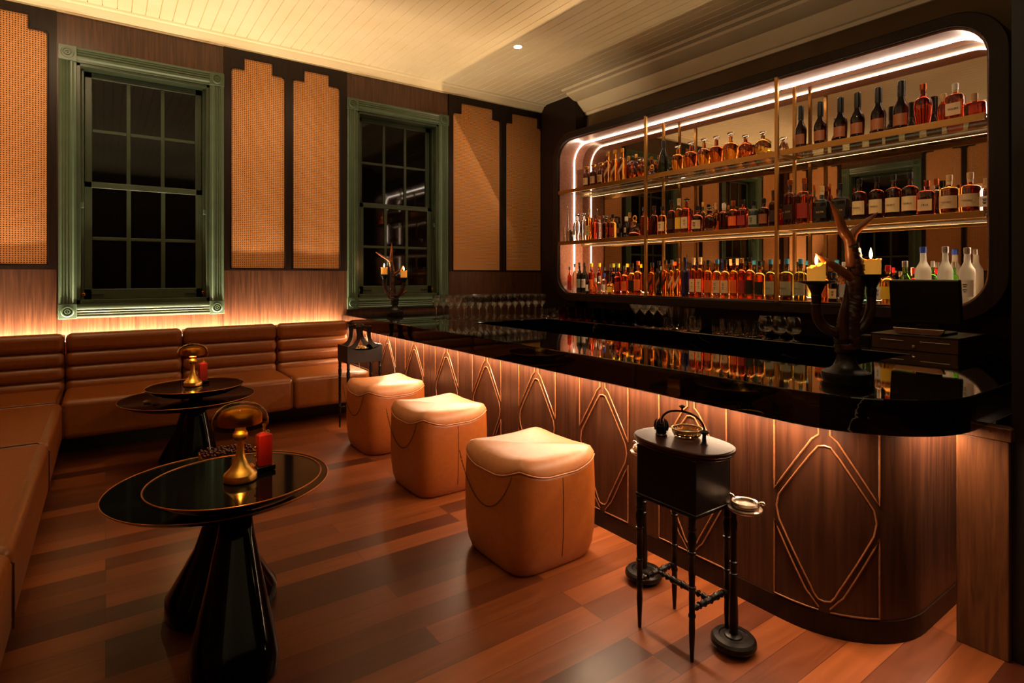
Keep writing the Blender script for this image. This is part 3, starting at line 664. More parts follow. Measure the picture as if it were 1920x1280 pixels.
shelf_row(SH[0], XR, 'top shelf middle bay', 'bottles on the top shelf', [
 (1222.5, 308, 18, 'ship', 'dark', 'ring', ''), (1244.5, 264, 19, 'champ', 'champ', 'black', ''), (1271, 272, 23, 'dec', 'amber', 'glass', ''), (1295.5, 266, 24, 'dec', 'cognac', 'glass', ''),
 (1320.5, 260, 24, 'dec', 'amber', 'glass', ''), (1343.5, 255, 25, 'dec', 'cognac', 'glass', ''), (1370.5, 248, 28, 'dec', 'amber', 'glass', ''),
 (1398, 253, 29, 'round', 'cognac', 'glass', ''), (1430.5, 246.5, 33, 'round', 'gold', 'glass', '')])
shelf_row(SH[0], XR, 'top shelf right bay', 'bottles on the top shelf', [
 (1469, 257, 20, 'round', 'clear', 'glass', '', .08)]+[(u, v, w, 'cognac', 'umber', 'black', 'brown') for u, v, w in ((1501.5, 199, 21), (1538, 191, 23), (1576, 183, 24), (1608, 174, 24.5), (1647, 164.5, 26), (1690, 152, 27))]+[
 (1731, 157.5, 30, 'oval', 'red', 'copper', ''), (1769, 176, 21, 'round', 'red', 'cork', ''), (1791, 156.5, 30, 'sq', 'cognac', 'white', 'pale/YOURS'), (1827, 175, 36, 'flat', 'red', 'cork', '')])
t = thing('gift_box', 'pinkish copper gift box standing at the left end of the top shelf', 'box', (3.93, px_on_x(1094, 300, 3.93)[0], SH[0]))
obj('carton', B().box(-.04, -.05, 0, .04, .05, .20), M_rev, t, bevel=.002); obj('lid', B().box(-.042, -.052, .17, .042, .052, .205), M_rev, t, bevel=.002)
t = thing('gift_box', 'lower brown gift box behind the first dark bottle on the top shelf', 'box', (4.03, px_on_x(1106, 300, 4.03)[0], SH[0]))
obj('carton', B().box(-.035, -.035, 0, .035, .035, .175), M_barwood, t, bevel=.002); obj('lid', B().box(-.037, -.037, .15, .037, .037, .18), M_barwood, t, bevel=.002)
shelf_row(SH[1], XR, 'middle shelf left bay', 'bottles on the middle shelf', [
 (1057, 396, 6, 'cone', 'gold', 'gold', ''), (1064, 386, 6, 'cone', 'clear', 'silver', '', .04), (1083, 401, 17, 'skull', 'clear', 'glass', '', .01), (1095, 400, 17, 'skull', 'clear', 'glass', '', .03),
 (1105, 391, 13, 'sq', 'amber', 'cork', 'cream', -.03), (1116, 403, 10, 'sq', 'red', 'dark', ''), (1124, 405, 9, 'sq', 'clear', 'copper', '', .04), (1136, 404, 13, 'sq', 'dark', 'glass', ''), (1149, 402, 14, 'std', 'amber', 'black', 'red'),
 (1161, 407, 12, 'round', 'black', 'black', 'brown'), (1174.5, 406, 14, 'round', 'black', 'white', 'pale'), (1190, 396, 24, 'ship', 'dark', 'ring', ''), (1208, 388, 15, 'std', 'red', 'dark', '')])
shelf_row(SH[1], XR, 'middle shelf middle bay', 'bottles on the middle shelf', [
 (1226.5, 386, 16, 'std', 'dark', 'dark', ''), (1242, 387, 16, 'std', 'amber', 'dark', 'cream'), (1259, 375, 16, 'std', 'dark', 'black', 'dark'), (1273, 372, 14, 'tall', 'gold', 'cork', 'yellow'),
 (1287.5, 371, 18, 'sq', 'red', 'glass', 'pale'), (1308, 386, 22, 'oval', 'dark', 'black', 'pale'), (1318, 379, 9, 'std', 'olive', 'gold', '', .08), (1331.5, 388, 27, 'round', 'dark', 'glass', ''), (1357.5, 382, 17, 'sq', 'dark', 'white', ''),
 (1375, 376, 18, 'std', 'cognac', 'copper', 'orange'), (1393.5, 374, 20, 'sq', 'pink', 'black', 'red'), (1413, 376, 19, 'std', 'teal', 'black', 'grey'), (1432, 371.5, 19, 'std', 'dark', 'black', 'brown'), (1450, 357, 15, 'std', 'dark', 'dark', 'dark')])
shelf_row(SH[1], XR, 'middle shelf right bay', 'bottles on the middle shelf', [
 (1481.5, 337, 21, 'sq', 'dark', 'copper', 'dark/CLXI'), (1508.5, 334, 24, 'sq', 'cognac', 'copper', 'red'), (1527, 346, 9, 'sq', 'clear', 'copper', '', .09), (1541, 349, 28, 'flat', 'black', 'cork', 'black/XO PA'), (1556, 344, 9, 'sq', 'red', 'copper', '', .08), (1576, 344, 31, 'flat', 'black', 'black', 'black/XO PA')]+
 [(u, v, w, 'std', 'dark', 'black', 'cream/ABUELO') for u, v, w in ((1611.5, 335, 24), (1643.5, 331, 25), (1675.5, 327, 27), (1706.5, 323, 27))]+[
 (1738, 338, 29, 'sq', 'pink', 'copper', 'pale/1914'), (1756, 335, 18, 'std', 'clear', 'copper', '', .07), (1780, 328, 32, 'std', 'gold', 'cork', 'pale/CASA BARÚ'), (1819, 323, 34, 'std', 'cognac', 'cork', 'pale/CASA BARÚ'), (1850, 334, 24, 'std', 'clear', 'cork', 'white')])
cu = thing('metal_cup', 'small polished steel cup at the left end of the middle shelf', 'cup', (3.84, px_on_x(1069, 440, 3.84)[0], SH[1]))
obj('cup_wall', B().lathe([(.034, 0), (.038, .004), (.040, .08), (.040, .105), (.036, .105), (.036, .01), (.0, .01)], 24, cap=False), M_chrome, cu, smooth=True); obj('handle_knob', B().lathe([(.001, .10), (.01, .108), (.012, .118), (.008, .128), (.001, .13)], 14), M_chrome, cu, smooth=True)
G3 = 'bottles on the lit bottom ledge'
shelf_row(ZL, XR, 'bottom ledge left bay', G3, [
 (1068, 500, 8, 'std', 'red', 'grey', 'red'), (1077.5, 494, 8, 'wine', 'clear', 'grey', ''), (1086.5, 492, 10.5, 'wine', 'wine', 'grey', 'grey'), (1096, 492, 11, 'wine', 'wine', 'dark', 'white', .02), (1101.5, 514, 7, 'std', 'black', 'black', 'white', -.045),
 (1109, 493, 12, 'tall', 'pink', 'yellow', 'orange'), (1116.5, 521, 9, 'sq', 'amber', 'white', 'orange', -.05), (1124, 493, 10, 'tall', 'pink', 'yellow', '', .06), (1124.5, 517, 9, 'skull', 'clear', 'white', '', -.05), (1133, 512, 9, 'tall', 'clear', 'royal', 'white', -.03),
 (1145, 520, 14, 'oval', 'gold', 'dark', 'yellow', -.05), (1150, 494, 9, 'tall', 'dark', 'yellow', '', .06), (1158.5, 502, 12.5, 'std', 'red', 'black', 'red', -.02), (1160, 494, 9, 'tall', 'amber', 'yellow', '', .07), (1171.5, 498, 13, 'std', 'amber', 'grey', 'orange'),
 (1185, 493, 14, 'std', 'gold', 'black', 'black'), (1196.5, 489, 16, 'std', 'amber', 'orange', 'orange')])
shelf_row(ZL, XR, 'bottom ledge middle bay', G3, [
 (1223, 492, 14, 'sq', 'amber', 'black', 'black/diag'), (1235.5, 489, 12, 'sq', 'black', 'black', 'brown/diag'), (1248, 487, 13, 'sq', 'amber', 'dark', 'black/diag'), (1260, 487, 12, 'sq', 'gold', 'grey', 'pale/diag'), (1271.5, 484, 13, 'sq', 'amber', 'brown', 'pale/diag'),
 (1285, 482, 16, 'std', 'navy', 'navy', ''), (1300.5, 483, 14, 'sq', 'cognac', 'cork', 'cream'), (1313, 482, 14, 'sq', 'cognac', 'cork', 'cream'), (1328, 487, 15, 'tall', 'amber', 'black', 'orange'), (1344.5, 486, 16, 'std', 'gold', 'blue', 'pale'), (1360, 486, 16, 'std', 'gold', 'black', 'pale'),
 (1376, 484, 15, 'std', 'amber', 'black', 'orange'), (1391, 484, 15, 'tall', 'cognac', 'gold', 'red'), (1406.5, 482, 18, 'std', 'gold', 'black', 'black'), (1424.5, 489, 19, 'std', 'gold', 'black', 'black'), (1445, 486, 19, 'std', 'olive', 'blue', 'grey/SINGLETON')])
shelf_row(ZL, XR, 'bottom ledge right bay', G3, [
 (1475, 485, 24, 'std', 'olive', 'blue', 'grey/SINGLETON'), (1501.5, 485, 24, 'std', 'olive', 'blue', 'grey/SINGLETON'), (1541, 500, 24, 'std', 'amber', 'brown', 'orange'), (1564, 511, 18, 'sq', 'black', 'black', 'pale'), (1583, 491, 17, 'std', 'clear', 'white', 'silver'),
 (1611, 500, 11, 'tall', 'gold', 'red', 'grey'), (1625, 508, 16, 'std', 'blue', 'silver', ''), (1648, 500, 13, 'sq', 'clear', 'white', 'white'), (1665, 497, 24, 'oval', 'gold', 'red', 'yellow'), (1697, 489, 28, 'round', 'green', 'silver', 'red'), (1713, 502, 12, 'tall', 'red', 'red', '', .08),
 (1731, 462.5, 26, 'wine', 'frost', 'royal', ''), (1749, 489, 14, 'std', 'green', 'silver', '', .08), (1772.5, 462, 25, 'wine', 'frost', 'silver', ''), (1813.5, 464, 26, 'wine', 'frost', 'silver', 'white')])

# ------------------------------------------------------------------ glassware
def glass_prof(outer_, th=.0012):
    inn = [(max(r-th, .0), z) for r, z in outer_]
    return outer_, inn
def stemware(name, label, group, kind, loc):
    t = thing(name, label, 'glass', loc, 0, group)
    if kind == 'wine': bowl = [(.0035, .086), (.009, .094), (.022, .110), (.031, .126), (.033, .138), (.031, .162), (.028, .192)]; sh = .088; fr = .032
    elif kind == 'coupe': bowl = [(.004, .088), (.014, .098), (.030, .122), (.045, .146)]; sh = .088; fr = .033
    else: bowl = [(.004, .030), (.028, .040), (.040, .060), (.042, .078), (.036, .105), (.029, .128)]; sh = .030; fr = .032
    b = B().lathe(bowl+[(r-.0011, z+.001) for r, z in bowl[::-1]][:-1]+[(.0, bowl[0][1]+.004)], 20, cap=False); obj('bowl', b, M_glass, t, smooth=True, angle=60)
    b = B().lathe([(.0, 0), (fr, 0), (fr, .0015), (.012, .004), (.0038, .010), (.0032, sh*.6), (.004, sh)], 16, cap=False); obj('stem', b, M_glass, t, smooth=True, angle=50)
    return t
def rename_dup(o, label, loc): d = dup(o, loc); d['label'] = label; return d
wg = None; rows = [('front', 3.84, 2.42, 10), ('second', 3.93, 2.335, 11), ('third', 4.02, 2.26, 12), ('back', 4.11, 2.18, 12)]
for rn, gy, gx, k in rows:
    for i in range(k):
        lab = 'empty clear wine glass on the far bar top, %s row, %s from the left' % (rn, ORD[i]); loc = (gx+i*.072, gy+(i % 2)*.006, ZT)
        if wg is None: wg = stemware('wine_glass', lab, 'wine glasses on the far bar top', 'wine', loc)
        else: rename_dup(wg, lab, loc)
cg = None
for i, u in enumerate((1192, 1208.5, 1225, 1242)):
    y = px_on_x(u, 600, 3.02)[0]; lab = 'V-shaped coupe glass on the back counter, %s from the left' % ORD[i]
    if cg is None: cg = stemware('coupe_glass', lab, 'coupe glasses on the back counter', 'coupe', (3.02, y, ZT))
    else: rename_dup(cg, lab, (3.02, y, ZT))
sg = None
for i, u in enumerate((1435, 1461.5, 1488)):
    y = px_on_x(u, 600, 3.0)[0]; lab = 'brandy snifter on the back counter, %s' % ('left of the three', 'middle of the three', 'right of the three beside the antler candle stand')[i]
    if sg is None: sg = stemware('brandy_snifter', lab, 'brandy snifters on the back counter', 'snifter', (3.0, y, ZT))
    else: rename_dup(sg, lab, (3.0, y, ZT))
def cutglass(label, group, R, H, m, loc, k=14, round_=False):
    t = thing('glass_tumbler', label, 'glass', loc, 0, group)
    lv = [(R*.9, 0), (R*.97, .004), (R, H*.2), (R*1.0, H*.55), (R*1.02, H), (R*1.02-.0015, H), (R*.92, H*.5), (R*.86, .010), (0, .009)]
    if round_: lv = [(R*.6, 0), (R*.9, H*.12), (R*1.05, H*.35), (R*1.02, H*.7), (R*.88, H), (R*.88-.0015, H), (R*.98, H*.6), (R*.6, .008), (0, .008)]
    b = B()
    rs = []
    for r, z in lv:
        rs.append([((r*(1-.05*(j % 2 if (0.05 < z/H < .6 and not round_) else 0)))*cos(2*pi*j/(2*k)), (r*(1-.05*(j % 2 if (0.05 < z/H < .6 and not round_) else 0)))*sin(2*pi*j/(2*k)), z) for j in range(2*k)])
    b.rings(rs, cap=False); b.add([(lv[0][0]*cos(2*pi*j/16), lv[0][0]*sin(2*pi*j/16), 0) for j in range(16)], [tuple(range(16))])
    obj('tumbler_glass', b, m, t, smooth=round_); return t
M_redg = mat('ruby_glass', (200, 40, 40), .0, 0, trans=1, ior=1.45); M_blueg = mat('sapphire_glass', (50, 80, 160), .0, 0, trans=1, ior=1.45)
def grow(desc, group, R, H, m, u0, u1, nrow, X0, **kw):
    ya = px_on_x(u0, 600, X0)[0]-R; yb = px_on_x(u1, 600, X0)[0]+R; k = max(1, round((ya-yb)/(2*R+.004)))+0; pr = None
    for r_ in range(nrow):
        for i in range(k):
            y = ya-(ya-yb)*i/max(1, k-1); loc = (X0+r_*(2*R+.004), y, ZT); lab = '%s, %s row, %s from the left' % (desc, ('front', 'second')[r_], ORD[i])
            if pr is None: pr = cutglass(lab, group, R, H, m, loc, **kw)
            else: rename_dup(pr, lab, loc)
grow('clear cut-glass tumbler at the back counter end', 'clear cut tumblers at the counter end', .036, .075, M_glass, 1016, 1047, 2, 3.0)
grow('ruby red cut tumbler on the back counter', 'ruby tumblers on the back counter', .036, .10, M_redg, 1050, 1110, 2, 3.0)
grow('dark blue cut tumbler on the back counter', 'blue tumblers on the back counter', .036, .10, M_blueg, 1113, 1180, 2, 3.0)
grow('tall cut highball glass on the back counter', 'cut highball glasses on the back counter', .033, .14, M_glass, 1244, 1289, 2, 3.0)
grow('rounded stemless glass on the back counter', 'stemless glasses on the back counter', .038, .10, M_glass, 1294, 1334, 1, 3.0, round_=True)
grow('short cut-glass tumbler on the back counter', 'short cut tumblers on the back counter', .038, .09, M_glass, 1337, 1420, 2, 3.0)
tr = tag(obj('bar_mat', B().box(2.24, 3.655, ZT, 3.02, 4.22, ZT+.002), mat('smoked_mat', (30, 24, 20), .1), bevel=.0005), 'thin dark glass mat under the rows of wine glasses', 'mat')

# ------------------------------------------------------------------ antler candle stands
def candle(name, label, loc, R, H, slope=0, group=None):
    t = thing(name, label, 'candle', loc, 0, group); seg = 28; rs = []
    for r, z, k in ((R*.98, 0, 0), (R, .003, 0), (R*.99, H*.7, .5), (R*1.0, H*.92, 1), (R*1.06, H*.97, 1), (R*1.02, H, 1), (R*.86, H*.98, 1), (R*.6, H*.86, .8), (0.0005, H*.84, .8)):
        rs.append([(r*cos(2*pi*j/seg)*(1+.02*sin(3*j)), r*sin(2*pi*j/seg), z+k*(slope*cos(2*pi*j/seg)*CT-slope*sin(2*pi*j/seg)*ST)*(r/R)+(.0025*sin(j*1.7)*k if r > R*.8 else 0)) for j in range(seg)])
    obj('wax_body', B().rings(rs), M_wax, t, smooth=True)
    obj('wick', B().tube([(0, 0, H*.82), (.001, 0, H*1.0+.002), (.002, 0, H+.006)], .0009, 6), M_wick, t)
    f = B().lathe([(.0004, H+.001), (.0035, H+.006), (.0052, H+.013), (.0045, H+.021), (.002, H+.031), (.0003, H+.038)], 14); obj('flame', f, M_flame, t, smooth=True)
    lamp('candle_glow', 'POINT', (loc[0], loc[1], loc[2]+H+.03), .7, (1, .50, .16), shadow_soft_size=.012)
    return t
def smooth_path(P, k=6):
    out = []; n = len(P)
    for i in range(n-1):
        p0 = P[max(0, i-1)]; p1 = P[i]; p2 = P[i+1]; p3 = P[min(n-1, i+2)]
        for j in range(k):
            t = j/k; out.append(tuple(.5*((2*p1[q])+(-p0[q]+p2[q])*t+(2*p0[q]-5*p1[q]+4*p2[q]-p3[q])*t*t+(-p0[q]+3*p1[q]-3*p2[q]+p3[q])*t**3) for q in range(len(p1))))
    out.append(tuple(P[-1])); return out
def branch(b, P, seg=12, knob=0):
    n0 = len(b.v); Q = smooth_path(P, 18 if knob > .1 else 8); b.tube([q[:3] for q in Q], [max(.0008, q[3]*(1+.35*knob*(random.random()-.5))) for q in Q], seg)
    if knob > .05: b.v = b.v[:n0]+[tuple(c+random.uniform(-1, 1)*Q[0][3]*knob*.42 for c in v) for v in b.v[n0:]]
    return b
M_dark_antler = mottled('dark_antler', (44, 20, 13), (70, 34, 22), 30, .35, (1, 1, .5), .7, 6)
def antler_stand(label, loc, rotz, D):
    t = thing('antler_candle_stand', label, 'candle holder', loc, rotz)
    obj('base', B().lathe([(.0, 0), (.066, 0), (.070, .008), (.074, .022), (.072, .034), (.062, .040), (.050, .043), (.038, .054), (.030, .072), (.026, .09), (.028, .10), (.0, .10)], 40, cap=False), M_ebony, t, smooth=True, angle=30)
    obj('socket', B().lathe([(.026, .095), (.034, .10), (.032, .125), (.036, .13), (.036, .145), (.028, .15), (.030, .175), (.0, .176)], 28, cap=False), M_ebony, t, smooth=True, angle=30)
    obj('trunk', branch(B(), D['trunk'], 14, .16), M_dark_antler, t, smooth='all')
    for q in D['tines']: obj('antler_tine', branch(B(), q, 12, .06), M_antler, t, smooth='all')
    for q in D['arms']: obj('arm', branch(B(), q, 12, .10), M_dark_antler, t, smooth='all')
    for (x, y, z, r) in D['pans']:
        p = obj('candle_pan', B().lathe([(.0, -.075), (.014, -.075), (.016, -.05), (.014, -.045), (.020, -.03), (.028, -.012), (r, -.003), (r, .0), (r*.9, -.001), (0, -.001)], 28, cap=False), M_ebony, t, smooth=True, angle=30); p.location = (x, y, z)
    return t
# near stand: local x = camera right, y = away, metres; from the photo at distance 1.80
m = 1.80/F
def P2(u, v, r, y=0, u0=1586): return ((u-u0)*m, y, (HZ-v)*m+CH-ZT, r*m)
near = dict(trunk=[P2(1590, 660, 24), P2(1592, 600, 19, .0), P2(1604, 560, 15), P2(1606, 500, 14), P2(1597, 455, 12)],
            tines=[[P2(1599, 500, 12), P2(1594, 450, 10.5), P2(1582, 430, 9.5), P2(1571, 402, 7), P2(1555, 372, 1.2)], [P2(1594, 452, 10), P2(1602, 432, 8), P2(1628, 410, 6), P2(1648, 393, 1)],
                   [P2(1600, 522, 10), P2(1584, 512, 9), P2(1558, 494, 7), P2(1540, 485, 5), P2(1526, 472, 1.2)]],
            arms=[[P2(1575, 640, 9, -.02), P2(1572, 590, 8, -.03), P2(1576, 560, 5, -.03), P2(1577, 530, 1, -.03)], [P2(1583, 632, 11), P2(1552, 622, 10, .01), P2(1534, 600, 10, .01), P2(1527, 570, 9)], [P2(1600, 632, 11), P2(1622, 612, 9), P2(1634, 585, 9), P2(1636, 556, 8)]],
            pans=[P2(1528, 527, 0)[:3]+(.056,), P2(1636, 514, 0)[:3]+(.058,)])
NL = px_on_z(1586, 716, ZT); NL = (NL[0], NL[1], ZT)
antler_stand('large antler candle stand with two lit candles on the rounded end of the bar', NL, -TH, near)
def loc_from(base, p): return (base[0]+p[0]*CT+p[1]*ST, base[1]-p[0]*ST+p[1]*CT, base[2]+p[2])
pa = loc_from(NL, P2(1528, 527, 0)[:3]); pb = loc_from(NL, P2(1635, 514, 0)[:3])
candle('pillar_candle', 'lit candle with sloping top on the left pan of the near antler stand', pa, .0275, .052, .010)
candle('pillar_candle', 'lit candle with drooping rim on the right pan of the near antler stand', pb, .029, .050, 0)
FLc = px_on_z(735, 590, ZT); FB = (FLc[0], FLc[1]-.06, ZT); m = FLc[2]/F*.985
def P3(u, v, r, y=0): return P2(u, v, r, y, 735)
P2_ = P2
def P2(u, v, r, y=0, u0=735): return ((u-u0)*m, y, (590-v)*m, r*m)
far = dict(trunk=[P2(732, 562, 8), P2(731, 545, 6), P2(730, 525, 5.2), P2(731, 508, 4.5), P2(728, 490, 3.6)],
           tines=[[P2(729, 500, 3.6), P2(728, 485, 3.2), P2(729, 472, 2.4), P2(729.5, 456, .6)], [P2(727.5, 490, 3), P2(722, 485, 2.2), P2(712, 479, 2), P2(699, 471, .5)],
                  [P2(731, 513, 3.4), P2(738, 510, 2.4), P2(746, 504, 2.2), P2(751, 496, .5)], [P2(740, 556, 2.5, .01), P2(750, 549, 2.4, .01), P2(759, 542, .5, .01)]],
           arms=[[P2(727, 556, 4), P2(719, 545, 3.6), P2(715, 532, 3.4), P2(714.5, 520, 3.2)], [P2(737, 556, 4.4), P2(747, 545, 3.8), P2(751, 534, 3.4), P2(752.5, 526, 3.2)]],
           pans=[P2(715, 513.5, 0)[:3]+(.040,), P2(752, 519.5, 0)[:3]+(.045,)])
antler_stand('antler candle stand before the right window at the far end of the bar', FB, -TH, far)
candle('pillar_candle', 'lit candle on the left pan of the far antler stand by the window', loc_from(FB, P2(715, 513, 0)[:3]), .028, .060, 0)
candle('pillar_candle', 'lit candle on the right pan of the far antler stand by the window', loc_from(FB, P2(752, 519, 0)[:3]), .028, .060, 0)

# ------------------------------------------------------------------ till
t = thing('cash_drawer', 'low dark brown cash drawer on the back counter under the till screen', 'cash drawer', (3.07, 1.075, ZT))
obj('housing', B().box(0, -.175, 0, .36, .175, .066), mottled('brown_drawer_enamel', (64, 40, 26), (70, 44, 28), 5, .35), t, bevel=.003)
obj('top_plate', B().box(-.004, -.178, .066, .36, .178, .072), M_plastic, t, bevel=.001)
for y0, y1 in ((-.145, -.030), (.035, .135)): obj('slot_trim', B().box(-.004, y0, .042, .001, y1, .046), M_chrome, t, bevel=.001)
k = obj('lock', B().lathe([(.006, 0), (.006, .006), (.003, .007)], 16), M_chrome, t, smooth=True); k.location = (-.001, -.005, .022); k.rotation_euler = (0, -pi/2, 0)
t = thing('till_screen', 'black till screen turned away, silver foot, on the cash drawer', 'till screen', (3.24, 1.07, ZT+.072), 0)
b = B().box(-.035, -.145, .055, -.005, .145, .265); s_ = obj('screen_housing', b, M_plastic, t, bevel=.006); s_.rotation_euler = (0, math.radians(-8), 0)
obj('stand_neck', B().box(-.01, -.05, .0, .03, .05, .12), M_plastic, t, bevel=.004)
obj('foot', B().extr(rrect(-.11, -.10, .09, .10, .035, 8), 'z', 0, .012), M_plastic, t, bevel=.002)
obj('silver_bar', B().extr([(-.098, .012), (-.085, .002), (.085, .002), (.098, .012), (.105, .030), (-.105, .030)], 'x', -.125, -.105), M_chrome, t, bevel=.002)
t = thing('card_reader', 'small grey card reader lying on the back counter left of the cash drawer', 'card reader', (3.10, 1.33, ZT+.0), .3)
obj('body', B().extr(rrect(-.035, -.06, .035, .06, .008, 4), 'z', 0, .055), M_plastic, t, bevel=.003); obj('screen', B().box(-.025, -.03, .055, .005, .03, .057), M_chrome, t)
P2 = P2_
# ------------------------------------------------------------------ leather cube stools
M_chain = mat('dark_chain', (60, 36, 22), .35, .8)
def stool(label, loc):
    t = thing('cube_stool', label, 'stool', loc, 0, None)
    S = .222; seg = 64; n = 5.2
    def ring(sc, zf):
        out = []
        for j in range(seg):
            a = 2*pi*(j+.5)/seg; c_, s_ = cos(a), sin(a); x = math.copysign(abs(c_)**(2/n), c_); y = math.copysign(abs(s_)**(2/n), s_)
            out.append((x*S*sc, y*S*sc, zf(x, y)))
        return out
    def corner(x, y): return min(abs(x), abs(y))**2.2      # 1 at the corners, 0 mid-side
    seam = lambda x, y: .368+.058*corner(x, y)
    b = B(); b.rings([ring(s_, (lambda z: (lambda x, y: z))(z)) for s_, z in ((.86, .0), (.90, .012), (.955, .05), (.99, .12), (1.0, .2), (1.0, .28))]+[ring(.985, lambda x, y: seam(x, y)-.015), ring(.975, seam)])
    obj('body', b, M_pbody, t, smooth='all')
    b = B(); rs = [ring(.975, lambda x, y: seam(x, y)), ring(.985, lambda x, y: seam(x, y)+.010), ring(.965, lambda x, y: seam(x, y)*.4+(.420+.030*corner(x, y))*.6), ring(.93, lambda x, y: .425+.025*corner(x, y)), ring(.86, lambda x, y: .434+.020*corner(x, y))]
    for k in (.7, .5, .3, .12): rs.append(ring(k, lambda x, y, k=k: .438+.016*corner(x, y)*k+.004*(1-k)))
    rs.append([(p[0]*.02, p[1]*.02, .443) for p in ring(.1, lambda x, y: 0)])
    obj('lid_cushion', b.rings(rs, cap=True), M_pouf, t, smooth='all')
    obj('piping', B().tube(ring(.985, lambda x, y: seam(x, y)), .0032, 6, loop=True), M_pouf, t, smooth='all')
    sm = B(); 
    for sx, sy in ((0, -1),):
        P = [(sx*S*f, sy*S*f, z) for f, z in ((.958, .05), (.993, .12), (1.003, .2), (1.003, .28), (.985, .36))]
        sm.tube(P, .0012, 6)
    obj('side_seam', sm, M_cord, t)
    # chain swagged across the left face
    b = B(); pts = []
    for i in range(41):
        f = i/40; y = S*.86-f*S*1.72; z = .40-.165*(1-(2*f-1)**2)**.9
        pts.append((-S*1.012-.002, y, z))
    for i in range(40):
        p, q = Vector(pts[i]), Vector(pts[i+1]); mid = (p+q)/2; d = (q-p).normalized(); L = (q-p).length*.72
        side = Vector((1, 0, 0)) if i % 2 else d.cross(Vector((1, 0, 0)))
        b.tube([tuple(mid+d*L*cos(2*pi*j/8)+side*.0028*sin(2*pi*j/8)) for j in range(8)], .0008, 5, loop=True)
    obj('chain', b, M_chain, t, smooth='all')
    return t
stool('caramel leather cube stool nearest the viewer, with a chain swag', (1.455, 1.912, 0))
stool('caramel leather cube stool in the middle of the row of three', (1.508, 2.815, 0))
stool('caramel leather cube stool farthest from the viewer, beside the antique stand', (1.545, 3.64, 0))

# ------------------------------------------------------------------ tables
M_rim = mat('bronze_table_rim', (196, 122, 56), .3, 1)
def table(t, base, top, r, z, foot, flat):
    o_ = t.location; bx_, by_ = base[0]-o_.x, base[1]-o_.y; dx, dy = top[0]-o_.x, top[1]-o_.y
    b = B().lathe([(.0, z-.062), (r*.30, z-.060), (r*.62, z-.050), (r*.82, z-.036), (r*.95, z-.016), (r, z-.003), (r-.002, z-.0005), (r-.005, z-.002), (r-.009, z-.002), (0, z-.002)], 96, dx, dy, cap=False)
    obj('table_top', b, M_gloss, t, smooth=True, angle=35)
    obj('rim', B().tube([(dx+(r-.001)*cos(2*pi*j/96), dy+(r-.001)*sin(2*pi*j/96), z-.001) for j in range(96)], .0022, 6, loop=True), M_rim, t, smooth='all')
    nk = .042; zt = z-.055
    if flat:  lv = [(0, foot*.92, foot*.92, 2.3), (.008, foot, foot, 2.3), (.045, foot*1.0, foot*1.0, 2.3), (.062, foot*.93, foot*.93, 2.3), (.11, foot*.78, foot*.78, 2.2), (.20, foot*.50, foot*.50, 2.1), (.29, foot*.33, foot*.33, 2), (zt-.03, nk, nk, 2), (zt, nk*1.15, nk*1.15, 2)]
    else:     lv = [(0, foot*.9, foot*.9, 3), (.01, foot*.98, foot*.98, 3), (.05, foot, foot, 3), (.10, foot*.92, foot*.92, 2.8), (.22, foot*.68, foot*.66, 2.5), (.34, foot*.46, foot*.44, 2.2), (zt-.05, nk*1.05, nk, 2), (zt-.045, nk*.8, nk*.8, 2), (zt, nk*.95, nk*.95, 2)]
    lv = [(l[0], l[1], l[2], l[3], bx_+(dx-bx_)*min(1, l[0]/zt), by_+(dy-by_)*min(1, l[0]/zt)) for l in lv]
    obj('pedestal', B().loft(lv, 48), M_gloss, t, smooth='all')
    return t
t = thing('double_side_table', 'near black double table: lamp-bearing ringed disc overlapping a larger dished disc, two cone pedestals', 'table', (.335, 2.1, 0))
table(t, (.30, 1.80), (.343, 2.005), .258, .5, .115, False); table(t, (.335, 2.225), (.337, 2.24), .357, .42, .175, True)
t = thing('double_side_table', 'far black double table before the window bench, small disc over larger disc', 'table', (.43, 3.88, 0))
table(t, (.44, 3.78), (.436, 3.84), .259, .5, .115, False); table(t, (.42, 3.98), (.409, 3.935), .362, .42, .165, True)
# table lamps with smoked glass mushroom shades
M_shade = mat('smoked_amber_glass', (206, 180, 84), .03, 0, trans=1, ior=1.12, spec=.5)
M_lbrass = mat('satin_brass', (236, 182, 84), .28, 1)
M_bulb = emit('lamp_bulb', (1, .60, .22), 5)
def mlamp(label, loc):
    t = thing('mushroom_lamp', label, 'table lamp', loc)
    obj('base', B().lathe([(0, 0), (.047, 0), (.049, .002), (.049, .020), (.0475, .023), (.036, .034), (.0235, .050), (.0155, .070), (.0120, .092), (.0110, .116), (.0120, .126), (.0185, .131), (.0222, .141), (.0215, .150), (.016, .157), (.0155, .163), (.0195, .171), (.0, .171)], 40, cap=False), M_lbrass, t, smooth=True, angle=35)
    o_ = [(.080, .170), (.083, .176), (.0835, .188), (.079, .207), (.067, .225), (.048, .238), (.024, .245), (.0005, .246)]
    obj('shade', B().lathe(o_+[(max(.0003, r-.0018), z-.0018) for r, z in o_[::-1]]+[o_[0]], 56, cap=False), M_shade, t, smooth=True, angle=50)
    obj('inner_reflector', B().lathe([(.062, .180), (.0635, .180), (.0635, .206), (.054, .221), (.028, .231), (.0, .232), (.0, .230), (.028, .229), (.053, .219), (.062, .205), (.062, .180)], 48, cap=False), M_lbrass, t, smooth=True, angle=50)
    obj('light_source', B().lathe([(0, .204), (.034, .204), (.034, .200), (0, .200)], 30, cap=False), M_bulb, t)
    obj('shade_rod', B().lathe([(.005, .168), (.005, .229), (.0, .229)], 12), M_lbrass, t, smooth=True)
    lamp('table_lamp_light', 'POINT', (loc[0]-.010*ST, loc[1]-.010*CT-.02, loc[2]+.192), 2.6, (1, .62, .24), shadow_soft_size=.02)
    return t
